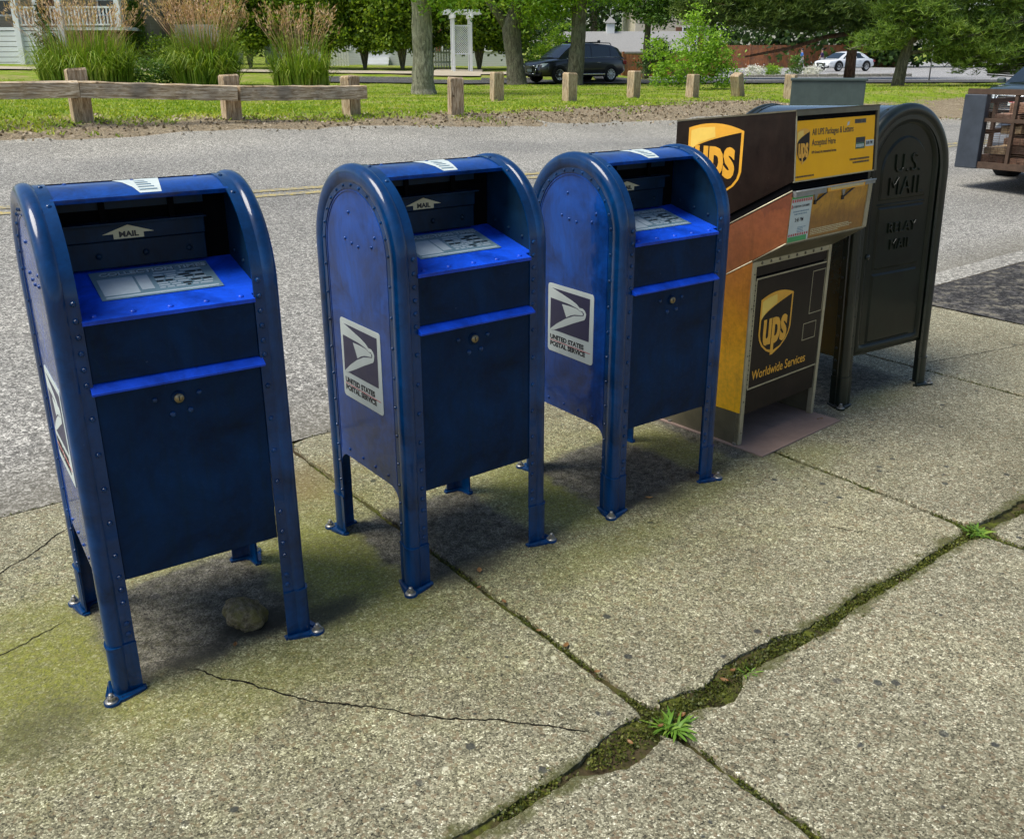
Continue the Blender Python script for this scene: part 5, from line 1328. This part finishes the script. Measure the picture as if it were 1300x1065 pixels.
# shed, beige house, fences at the right
sh_=empty('shed','low grey roofed shed with a white cupola behind the black car','shed',(7.4,60.5,g(7.4,60.5)))
b=MB(); b.box((-3.6,0,-.5),(3.6,5,1.5)); b.build('wall',TSID,sh_)
rfz=1.45; b=MB(); b.prism([(-.5,rfz),(2.5,rfz+1.25),(5.5,rfz),(5.5,rfz-.1),(-.5,rfz-.1)],lambda p,d:Vector((d,p[0],p[1])),-4,4); b.build('roof',ROOFM,sh_)
b=MB(); b.box((-1.25,2.2,rfz+1.0),(-.75,2.8,rfz+1.75)); b.add([(-1.35,2.1,rfz+1.75),(-.65,2.1,rfz+1.75),(-.65,2.9,rfz+1.75),(-1.35,2.9,rfz+1.75),(-1,2.5,rfz+2.15)],[(0,1,4),(1,2,4),(2,3,4),(3,0,4)],1); b.tube([(-1,2.5,rfz+2.1),(-1,2.5,rfz+2.6)],.03,6,1); b.build('cupola',[WP,ROOFM],sh_)
bh=empty('beige_house','beige stucco house seen behind the pine at the right of the shed','house',(11.2,66,g(11.2,66)))
b=MB(); b.box((-2.8,0,-1),(2.2,8,6.5)); b.build('wall',BSID,bh); b=MB(); b.prism([(-3.3,6.5),(2.7,6.5),(-.3,9)],lambda p,d:Vector((p[0],d,p[1])),-.4,8.4); b.build('roof',ROOFM,bh)
window(bh,.9,0,1.3,.9,1.7,shut=BR); window(bh,-1.2,0,4.2,1.0,1.5)
def board_fence(label,p0,p1,ht):
    a=Vector(p0);c_=Vector(p1); d=c_-a; L=d.length; r=empty('board_fence',label,'fence',(a.x,a.y,0),atan2(d.y,d.x)); n=int(L/.19)
    b=MB()
    for i in range(n):
        f=(i+.5)/n; q=a+d*f; z=g(q.x,q.y); hh=ht+random.uniform(-.01,.01); b.box((L*i/n+.004,-.012,z-.1),(L*(i+1)/n-.004,.012,z+hh))
    b.build('boards',REDF,r)
    for i in range(int(L/2.4)+1):
        q=a+d*(i*2.4/L); z=g(q.x,q.y); b=MB(); b.box((i*2.4-.06,-.10,z-.1),(i*2.4+.06,-.013,z+ht+.1)); b.build('post',REDF,r)
board_fence('red brown board fence running behind the people and white car',(15.5,90),(38.0,95),2.1)
board_fence('short red brown board fence right of the shed, behind the shrub',(6.6,57.2),(12.5,59.0),1.25)
# plants along the far fence
for (pxx,d,r_,h_,mt,lab,nm) in [(941,58,.55,.38,'W','low white flowering shrub at the foot of the red fence','flowering_shrub'),(964,58,.42,.42,'G','round light green plant right of the white flowering shrub','garden_plant'),(990,57,.45,.75,'D','spiky dark green plant in front of the people','garden_plant'),(1012,58,.5,.35,'W','small pale shrub beside the white car','flowering_shrub')]:
    x=px(pxx,d); mt_={'W':leafmat('pale_flower',(.40,.42,.34),(.62,.62,.54),(.75,.75,.7),.2),'G':SHRUBL,'D':MIDL}[mt]
    tree(nm,lab,'shrub',(x,d),None,[],[(0,0,h_*.8,r_,r_*.7,h_,1)],None,mt_,60,26,.10,.11,.4)
b=MB()
for i in range(16):
    xx=13.2+i*.6; b.box((xx+.02,54.6+random.uniform(-.05,.05),g(xx,54.6)-.1),(xx+.58,54.9,g(xx,54.6)+random.uniform(.18,.26)),0,bev=.03)
tag(b.build('planter_edging',KERB),'low pale stone edging of the planting bed before the red fence','edging')

# ------------------------------------------------------------------ utility cabinet across the road
CABM=paint('grey_green_cabinet',(.050,.072,.064),dirt=(.09,.10,.085),rough=.45,coat=.15,coatr=.3,wave=.05,scratch=.25,mot=(.85,1.15))
cx_,cy_=6.85,20.75
cb=empty('utility_cabinet','grey green metal utility cabinet on the far verge behind the drop box','utility cabinet',(cx_,cy_,g(cx_,cy_)),-.28)
b=MB(); b.box((-.75,-.40,.06),(.75,.40,.78),0,bev=.015); b.build('body',CABM,cb)
b=MB(); b.box((-.78,-.43,.781),(.78,.43,.83),0,bev=.012); b.build('lid',CABM,cb)
b=MB(); b.box((-.88,-.52,-.3),(.88,.52,.06),0,bev=.01); b.build('pad',KERB,cb)
for xx in (-.55,.55):  # pale plates standing in for two reflections low on the front
    b=MB(); b.box((xx-.05,-.415,.12),(xx+.05,-.401,.16),0,bev=.004); b.build('glint',EDGE,cb)
# street sign
sg=empty('street_sign','small green street sign on a pole among the pine branches','sign',(19.8,45.5,g(19.8,45.5)),.2)
b=MB(); b.tube([(0,0,-.2),(0,0,2.3)],.03,8); b.build('pole',GREYM,sg); b=MB(); b.box((-.16,-.045,1.75),(.16,-.033,2.3),0,bev=.004); b.build('sign_panel',simple('sign_green',(.01,.16,.09),.4),sg)
# ------------------------------------------------------------------ vehicles (x forward, y left, z up)
RUB=simple('tyre_rubber',(.012,.012,.013),.8,spec=.2); RIM=simple('alloy_rim',(.75,.76,.77),.35,.5,var=.08,nscale=20); PLAS=simple('black_plastic',(.012,.013,.015),.5,spec=.3)
CGL=simple('car_glass',(.012,.020,.026),.05,spec=1.0,var=.05); LAMP=simple('headlight_lens',(.55,.60,.64),.1,spec=.8,var=.2,nscale=9); TAIL=simple('tail_light_red',(.25,.008,.010),.2,spec=.6); CHR=simple('chrome_trim',(.62,.64,.66),.2,.9,var=.05)
def carpaint(name,c):
    m,nt,out=mat(name); h=NT(nt); h.bsdf(out,base=h.mix(h.noise(2,3,.5,h.coord()),c,tuple(x*1.3 for x in c)),rough=.35,spec=.5,coat=.9,coatr=.04); return m
def wheel(parent,x,y,r,side,spokes=10):
    wv=empty('wheel',None,None,(x,y,r)); wv.parent=parent; wv.location=(x,y,r)
    prof=[(r*.66,.11),(r*.92,.11),(r,.075),(r,-.075),(r*.92,-.11),(r*.66,-.11)]; n=28; V=[];F=[]
    for i in range(n):
        a=2*pi*i/n
        for (rr,yy) in prof: V.append((rr*cos(a),yy,rr*sin(a)))
    k=len(prof)
    for i in range(n):
        for j in range(k): F.append((i*k+j,((i+1)%n)*k+j,((i+1)%n)*k+(j+1)%k,i*k+(j+1)%k))
    b=MB(); b.add(V,F,0,None,True); b.build('tyre',RUB,wv)
    b=MB(); yo=side*.085
    b.cyl((0,yo-.05*side,0),(0,side,0),r*.70,.012,1,seg=24); b.tube([(r*.64*cos(2*pi*i/24),yo,r*.64*sin(2*pi*i/24)) for i in range(25)],.016,6,0); b.cyl((0,yo-.02*side,0),(0,side,0),r*.15,.03,0,seg=12)
    for i in range(spokes):
        a=2*pi*i/spokes; d=Vector((cos(a),0,sin(a))); t=Vector((-sin(a),0,cos(a))); o=Vector((0,yo,0)); w0,w1=r*.06,r*.11
        P=[o+d*r*.1-t*w0,o+d*r*.1+t*w0,o+d*r*.65+t*w1,o+d*r*.65-t*w1]; Q=[p+Vector((0,-side*.03,0)) for p in P]
        b.add(P+Q,[(0,1,2,3),(4,7,6,5),(0,4,5,1),(1,5,6,2),(2,6,7,3),(3,7,4,0)])
    b.build('rim',[RIM,PLAS],wv); return wv
def make_car(name,label,cat,pm,loc,rz,kind='suv',plate=None):
    root=empty(name,label,cat,loc,rz)
    S={'suv':dict(z=1.0,L=1.0),'sedan':dict(z=.84,L=.94)}[kind]; zs_,ls=S['z'],S['L']
    st=[(-2.50,.55,.86,.62),(-2.44,.40,1.00,.84),(-2.2,.33,1.09,.93),(-1.6,.28,1.12,.975),(-.8,.26,1.11,.985),(0,.26,1.09,.985),(.8,.26,1.07,.985),(1.25,.26,1.055,.985),(1.7,.28,1.02,.975),(2.1,.28,.965,.94),(2.34,.30,.90,.86),(2.46,.36,.80,.74),(2.50,.48,.68,.60)]
    b=MB();V=[];F=[]
    for (x,zb,zt,hw) in st:
        m_=(zb+zt)/2; ring=[(hw*.80,zb),(hw*.97,zb+.09),(hw,m_-.05),(hw*.985,m_+.10),(hw*.975,zt-.10),(hw*.93,zt-.03),(hw*.80,zt+.005),(hw*.4,zt+.03)]
        ring=ring+[(-y,z) for y,z in ring[::-1]]
        V+=[(x*ls,y,z*zs_) for y,z in ring]
    k=16
    for i in range(len(st)-1):
        for j in range(k): F.append((i*k+j,i*k+(j+1)%k,(i+1)*k+(j+1)%k,(i+1)*k+j))
    F.append(tuple(range(k))[::-1]); F.append(tuple(range((len(st)-1)*k,len(st)*k))); b.add(V,F,0,None,True)
    gh=[(-2.36,1.08,1.14,.84,.78),(-2.12,1.10,1.56,.86,.66),(-1.7,1.11,1.69,.88,.68),(-.9,1.10,1.745,.89,.70),(-.1,1.08,1.75,.89,.70),(.45,1.07,1.70,.89,.69),(.85,1.06,1.50,.88,.70),(1.45,1.03,1.06,.84,.80)] if kind=='suv' else [(-2.1,1.10,1.13,.80,.72),(-1.5,1.10,1.52,.84,.62),(-.9,1.10,1.70,.87,.65),(-.1,1.08,1.73,.88,.66),(.4,1.07,1.66,.88,.66),(.85,1.06,1.45,.87,.68),(1.45,1.03,1.06,.83,.78)]
    V=[];F=[]
    for (x,zb,zt,hb,ht) in gh:
        ring=[(hb,zb-.03),(hb*.985,zb+.02),(ht+.02,zt-.07),(ht-.05,zt-.01),(ht*.5,zt+.02)]; ring=ring+[(-y,z) for y,z in ring[::-1]]
        V+=[(x*ls,y,z*zs_) for y,z in ring]
    k=10
    for i in range(len(gh)-1):
        for j in range(k-1): F.append((i*k+j,i*k+j+1,(i+1)*k+j+1,(i+1)*k+j))
    b.add(V,F,0,None,True); b.build('body',pm,root)
    def gi(x):
        for a,c_ in zip(gh,gh[1:]):
            if a[0]<=x<=c_[0]: f=(x-a[0])/(c_[0]-a[0]); return [a[j]+(c_[j]-a[j])*f for j in range(5)]
        return gh[0] if x<gh[0][0] else gh[-1]
    def sp(x,f,e=.008):                 # point on the greenhouse side, f=0 belt, 1 roof edge
        _,zb,zt,hb,ht=gi(x); z=zb+.02+(zt-.07-zb-.02)*f; y=hb*.985+(ht+.02-hb*.985)*f; return y+e,z
    wins=[(-2.05,-1.55),(-1.47,-.42),(-.34,.62)] if kind=='suv' else [(-1.35,-.48),(-.40,.60)]
    for s_ in (-1,1):
        for wi,(a,c_) in enumerate(wins):
            top0=a+(.10 if wi==0 else 0); top1=c_-(.0 if wi<len(wins)-1 else -.0); N=6; V=[];F=[]
            for i in range(N+1):
                x=a+(c_-a)*i/N; xt=x
                ftop=.93 if not (wi==len(wins)-1 and i==N) else .86
                if wi==0 and i==0: ftop=.62
                for f in (.06,ftop): y,z=sp(x,f); V.append((x*ls,s_*y,z*zs_))
            if wi==len(wins)-1:
                y,z=sp(c_+.42,.10); V.append(((c_+.42)*ls,s_*y,z*zs_))
            for i in range(N): F.append((2*i,2*i+2,2*i+3,2*i+1) if s_<0 else (2*i,2*i+1,2*i+3,2*i+2))
            if wi==len(wins)-1: F.append((2*N,2*N+2,2*N+1))
            b=MB(); b.add(V,F); b.build('side_window',CGL,root)
        b=MB(); xs=[-2.1,-1.5,-.5,.5,1.05]; pts=[]
        for x in xs: y,z=sp(x,.03,.012); pts.append((x*ls,s_*y,z*zs_))
        b.tube(pts,.012,6); b.build('window_trim',CHR,root)
        b=MB(); b.box((-1.25*ls,s_*.965-.03,.34*zs_),(1.2*ls,s_*.965+.03,.40*zs_),0,bev=.01); b.build('sill_trim',CHR,root)
        for (xw) in (-1.48,1.52):
            b=MB(); n=20; R_=.435
            V=[(xw*ls+R_*cos(pi*i/n),s_*.99,.36+R_*sin(pi*i/n)) for i in range(n+1)]+[(xw*ls-R_,s_*.99,.24),(xw*ls+R_,s_*.99,.24)]
            Vi=[Vector(v)+Vector((0,-s_*.30,0)) for v in V]; m_=len(V); b.add(V,[tuple(range(n+1))+(n+1,n+2)]); b.build('wheel_arch',PLAS,root)
            w_=wheel(root,xw*ls,s_*.905,.365,s_)
        for xd in (.35,-.75):
            b=MB(); b.box((xd*ls-.11,s_*.985-.02,.89*zs_),(xd*ls+.11,s_*.985+.02,.92*zs_),0,bev=.008); b.build('door_handle',CHR,root)
        b=MB(); b.box((.78*ls,s_*1.06-.10,1.06*zs_),(.92*ls,s_*1.06+.10,1.22*zs_),0,bev=.04); b.build('mirror',pm,root)
        # lamps
        b=MB(); V=[(2.46*ls,s_*.50,.80*zs_),(2.485*ls,s_*.50,.66*zs_),(2.33*ls,s_*.855,.70*zs_),(2.12*ls,s_*.945,.86*zs_),(2.30*ls,s_*.84,.86*zs_)]
        c_=Vector((1.6,0,.7)); V=[Vector(v)+(Vector((.03,s_*.02,.008))) for v in V]; b.add(V,[(0,1,2,4),(4,2,3)] if s_<0 else [(0,4,2,1),(4,3,2)]); b.build('headlight',LAMP,root)
        b=MB(); b.box((-2.50*ls,s_*.74-.13,.80*zs_),(-2.30*ls,s_*.74+.17,.98*zs_),0,bev=.03); b.build('tail_light',TAIL,root)
        if kind=='suv':
            b=MB(); b.tube([(-1.7,s_*.64,1.70),(-1.6,s_*.64,1.775),(.2,s_*.64,1.80),(.35,s_*.64,1.73)],.022,6); b.build('roof_rail',PLAS,root)
    if kind=='suv':
        for xx in (-.95,-.05):
            b=MB(); b.box((xx-.04,-.72,1.80),(xx+.04,.72,1.835),0,bev=.01)
            for s_ in (-1,1): b.box((xx-.06,s_*.66-.05,1.78),(xx+.06,s_*.66+.05,1.90),0,bev=.02)
            b.build('crossbar',PLAS,root)
    # windscreen, rear window
    b=MB(); V=[]
    for f in (0,.25,.5,.75,1):
        x=1.40+(.55-1.40)*f; _,zb,zt,hb,ht=gi(x)
        V+=[(x*ls+.02,-(ht-.04),(zt-.005)*zs_+.012),(x*ls+.03,0,(zt+.028)*zs_+.012),(x*ls+.02,ht-.04,(zt-.005)*zs_+.012)]
    F=[]
    for i in range(4):
        for j in range(2): a=i*3+j; F.append((a,a+1,a+4,a+3))
    b.add(V,F,0,None,True); b.build('windscreen',CGL,root)
    b=MB(); V=[]
    g0,g1=gh[0],gh[1]
    for f in (.25,.9):
        x=g0[0]+(g1[0]-g0[0])*f; zt=g0[2]+(g1[2]-g0[2])*f; ht=g0[4]+(g1[4]-g0[4])*f-.06
        V+=[(x*ls-.02,-ht,zt*zs_+.01),(x*ls-.02,ht,zt*zs_+.01)]
    b.add(V,[(0,2,3,1)]); b.build('rear_window',CGL,root)
    # front: grille, plate, bumper
    b=MB(); gx=2.505*ls; b.prism([(-.44,.76),(.44,.76),(.50,.62),(.40,.40),(-.40,.40),(-.50,.62)],lambda p,d:Vector((gx+d-.02,p[0],p[1]*zs_)),-.06,.03,0)
    for i in range(6): zz=(.45+i*.052)*zs_; b.box((gx+.0,-.42,zz),(gx+.02,.42,zz+.010),1)
    for (a,c_) in [((-.44,.76),(.44,.76)),((.44,.76),(.50,.62)),((.50,.62),(.40,.40)),((.40,.40),(-.40,.40)),((-.40,.40),(-.50,.62)),((-.50,.62),(-.44,.76))]:
        b.tube([(gx+.012,a[0],a[1]*zs_),(gx+.012,c_[0],c_[1]*zs_)],.016,6,1)
    gg=b.build('grille',[PLAS,CHR],root)
    b=MB(); b.box((gx+.022,-.17,.50*zs_),(gx+.034,.17,.62*zs_)); 
    if plate: b.box((gx+.0345,-.15,.59*zs_),(gx+.036,.15,.612*zs_),1)
    b.build('licence_plate',[WHITE,RED],gg)
    b=MB(); b.box((2.34*ls,-.74,.30*zs_),(2.50*ls,.74,.39*zs_),0,bev=.03); b.box((2.36*ls,-.80,.36*zs_),(2.46*ls,-.52,.50*zs_),0,bev=.03); b.box((2.36*ls,.52,.36*zs_),(2.46*ls,.80,.50*zs_),0,bev=.03); b.build('lower_bumper',PLAS,root)
    return root
cx,cy=2.85,43.9
make_car('parked_car','black sport utility car with roof crossbars parked on the side street behind the tree trunks','car',carpaint('black_car_paint',(.006,.007,.010)),(cx,cy,g(cx,cy)+.06),radians(180+33),'suv').scale=(.96,.96,.94)
cx,cy=26.2,76
make_car('parked_car','white car half hidden behind the dark pine trunk, by the red fence','car',carpaint('white_car_paint',(.62,.64,.66)),(cx,cy,g(cx,cy)+.08),radians(180+25),'sedan')
ux,nx=25.6,10.75; cx,cy=W2(ux,nx)
make_car('moving_car','dark green car at the right edge, seen over the top of the trailer','car',carpaint('dark_green_car_paint',(.018,.032,.028)),(cx,cy,g(cx,cy)),SA+pi+.05,'sedan',plate=True)

# ------------------------------------------------------------------ utility trailer on the road (x along the road, y across)
RUST=simple('rusty_brown_steel',(.075,.045,.028),.75,.2,var=.35,nscale=14,bump=.2); DSTEEL=simple('dark_blue_grey_steel',(.045,.055,.070),.5,.3,var=.3,nscale=6); DECKM=woodmat('trailer_deck_board',(.20,.11,.06),(.34,.20,.12),(2,20,20))
tu,tn=11.0,4.60; tx,ty=W2(tu,tn); tz=g(tx,ty)
TR=empty('utility_trailer','open utility trailer with rusty mesh tailgate, loaded with planks, at the right edge','trailer',(tx,ty,tz),SA)
z0,z1,hw=.30,1.16,.98
b=MB()
b.box((-.03,-hw,z1-.06),(.03,hw,z1),0); b.box((-.03,-hw,z0-.02),(.03,hw,z0+.05),0); b.box((-.025,-hw+.02,.80),(.025,hw-.24,.84),0)
for yy in (.42,.08,-.30,-.62,-hw+.03): b.box((-.022,yy-.018,z0+.05),(.022,yy+.018,z1-.06),0)
tg=b.build('tailgate_frame',RUST,TR)
b=MB()
k=30
for i in range(k): zz=z0+.07+(z1-z0-.15)*i/(k-1); b.box((.024,-hw+.03,zz-.002),(.030,hw-.24,zz+.002))
for i in range(22): yy=-hw+.04+(2*hw-.30)*i/21; b.box((.0301,yy-.0015,z0+.05),(.034,yy+.0015,z1-.06))
b.build('wire_mesh',RUST,tg)
b=MB(); b.box((-.05,hw-.24,z0-.03),(.06,hw+.02,z1-.061),0,bev=.01); b.build('corner_panel',DSTEEL,TR)
b=MB(); b.box((.031,-hw,z0-.03),(3.3,hw,z0)); b.build('deck',DECKM,TR)
for s_ in (-1,1):
    b=MB(); y=s_*(hw+.03)
    for zz in (z0,.62,.98): b.box((.07,y-.02,zz),(3.3,y+.02,zz+.05))
    for i in range(6): xx=.12+i*.62; b.box((xx,y-.02,z0+.05),(xx+.05,y+.02,.62)); b.box((xx,y-.02,.67),(xx+.05,y+.02,.98))
    b.build('side_rail',RUST,TR)
    b=MB(); 
    for a in range(9): 
        t0,t1=pi*a/9,pi*(a+1)/9; b.add([(1.7-.42*cos(t0),s_*1.03,.34+.38*sin(t0)),(1.7-.42*cos(t1),s_*1.03,.34+.38*sin(t1)),(1.7-.42*cos(t1),s_*1.30,.34+.38*sin(t1)),(1.7-.42*cos(t0),s_*1.30,.34+.38*sin(t0))],[(0,1,2,3)])
    b.build('fender',DSTEEL,TR); wheel(TR,1.7,s_*1.16,.33,s_,5)
b=MB(); b.tube([(3.3,-.7,.30),(4.5,0,.38)],.04,6); b.tube([(3.3,.7,.30),(4.5,0,.38)],.04,6); b.build('drawbar',DSTEEL,TR)
PLK=[woodmat('reddish_plank',(.30,.15,.09),(.48,.28,.18),(2,22,22)),woodmat('tan_plank',(.44,.29,.15),(.66,.50,.30),(2,22,22))]
rg=random.Random(8); R3=Matrix.Rotation(SA,4,'Z')
lv=[(.31,[-.68,-.32,.04,.40,.70]),(.43,[-.66,-.30,.06,.42,.70]),(.54,[-.62,-.25,.12,.5]),(.66,[-.6,-.2,.18,.55]),(.78,[-.5,-.1,.3,.6]),(.90,[-.35,.05,.42])]
for z,ys in lv:
    for yy in ys:
        wd=rg.uniform(.22,.34); hh=rg.uniform(.07,.11); L=rg.uniform(2.2,2.9); b=MB(); b.box((-L/2,-wd/2,0),(L/2,wd/2,hh),0,bev=.008)
        p=R3@Vector((.12+L/2+rg.uniform(0,.25),yy,z)); o=b.build('lumber_plank',PLK[rg.random()<.45],None,(tx+p.x,ty+p.y,tz+p.z),(rg.uniform(-.05,.05),0,SA+rg.uniform(-.04,.04)))
        tag(o,'rough brown plank in the load heaped on the utility trailer','plank',group='planks heaped on the trailer')

# ------------------------------------------------------------------ two people by the red fence
SKIN=simple('skin',(.45,.27,.19),.6,var=.05); HAIR=simple('dark_hair',(.03,.02,.015),.6); SHB=simple('blue_shirt',(.05,.17,.50),.8); SHD=simple('dark_purple_jacket',(.05,.025,.09),.8); TRW=simple('white_trousers',(.62,.62,.62),.8); SHOE=simple('dark_shoe',(.03,.03,.03),.7)
def skinned(name,verts,edges,radii,m,parent,sub=1):
    me=bpy.data.meshes.new(name); me.from_pydata(verts,edges,[]); o=bpy.data.objects.new(name,me); col.objects.link(o)
    md=o.modifiers.new('skin','SKIN'); md.use_smooth_shade=True
    for v,r in zip(me.skin_vertices[0].data,radii): v.radius=(r,r*.85)
    me.skin_vertices[0].data[0].use_root=True
    if sub: s_=o.modifiers.new('sub','SUBSURF'); s_.levels=sub; s_.render_levels=sub
    dg=bpy.context.evaluated_depsgraph_get(); bpy.context.view_layer.update(); dg=bpy.context.evaluated_depsgraph_get()
    m2=bpy.data.meshes.new_from_object(o.evaluated_get(dg)); bpy.data.objects.remove(o); m2.name=name; m2.materials.clear(); m2.materials.append(m)
    o=bpy.data.objects.new(name,m2); col.objects.link(o); o.parent=parent; return o
def person(label,loc,rz,shirt,pose):
    r=empty('person',label,'person',loc,rz); s=pose
    J=dict(pel=(0,0,.92),ch=(.02,0,1.25),nk=(.02,0,1.44),hd=(.03,0,1.56),ht=(.03,0,1.68))
    for sd,n in ((1,'l'),(-1,'r')):
        sw=s*sd
        J['hip'+n]=(0,sd*.09,.88); J['kn'+n]=(.14*sw+.03,sd*.10,.48); J['an'+n]=(.24*sw-.04,sd*.10,.09); J['to'+n]=(.24*sw+.12,sd*.11,.04)
        J['sh'+n]=(.02,sd*.18,1.38); J['el'+n]=(-.10*sw,sd*.24,1.12); J['ha'+n]=(.06-.16*sw,sd*.25,.88); J['fi'+n]=(.08-.18*sw,sd*.25,.80)
    rad=dict(pel=.13,ch=.14,nk=.05,hd=.095,ht=.075,hip=.085,kn=.055,an=.04,to=.035,sh=.06,el=.042,ha=.03,fi=.022)
    def build(name,keys,E,m,k=1.0): 
        V=[J[q] for q in keys]; ed=[(keys.index(a),keys.index(c_)) for a,c_ in E]
        return skinned(name,V,ed,[rad.get(q,rad.get(q[:-1],.05))*k for q in keys],m,r)
    keys=['pel','ch','nk','hd','ht']+[q+n for n in 'lr' for q in ('hip','kn','an','to','sh','el','ha','fi')]
    E=[('pel','ch'),('ch','nk'),('nk','hd'),('hd','ht')]
    for n in 'lr': E+=[('pel','hip'+n),('hip'+n,'kn'+n),('kn'+n,'an'+n),('an'+n,'to'+n),('ch','sh'+n),('sh'+n,'el'+n),('el'+n,'ha'+n),('ha'+n,'fi'+n)]
    build('body',keys,E,SKIN)
    kk=['pel','ch']+[q+n for n in 'lr' for q in ('sh','el')]; build('shirt',kk,[('pel','ch')]+[e for n in 'lr' for e in (('ch','sh'+n),('sh'+n,'el'+n))],shirt,1.16)
    kk=['pel']+[q+n for n in 'lr' for q in ('hip','kn','an')]; build('trousers',kk,[e for n in 'lr' for e in (('pel','hip'+n),('hip'+n,'kn'+n),('kn'+n,'an'+n))],TRW,1.2)
    bm=bmesh.new(); bmesh.ops.create_uvsphere(bm,u_segments=12,v_segments=8,radius=.112); me=bpy.data.meshes.new('hair'); bm.to_mesh(me); bm.free(); me.materials.append(HAIR)
    for p in me.polygons: p.use_smooth=True
    o=bpy.data.objects.new('hair',me); col.objects.link(o); o.parent=r; o.location=(.005,0,1.665); o.scale=(1,.92,.85)
    for n in 'lr':
        b=MB(); c_=Vector(J['an'+n]); b.box((c_.x-.07,c_.y-.045,0.0),(c_.x+.19,c_.y+.045,.10),0,bev=.03); b.build('shoe',SHOE,r)
x,y=25.4,84.5; person('person in a blue shirt and white trousers walking along the red fence',(x,y,g(x,y)+.07),2.9,SHB,1)
x,y=27.0,84.0; person('person in a dark jacket and white trousers, right of the one in blue',(x,y,g(x,y)+.07),2.7,SHD,-1)
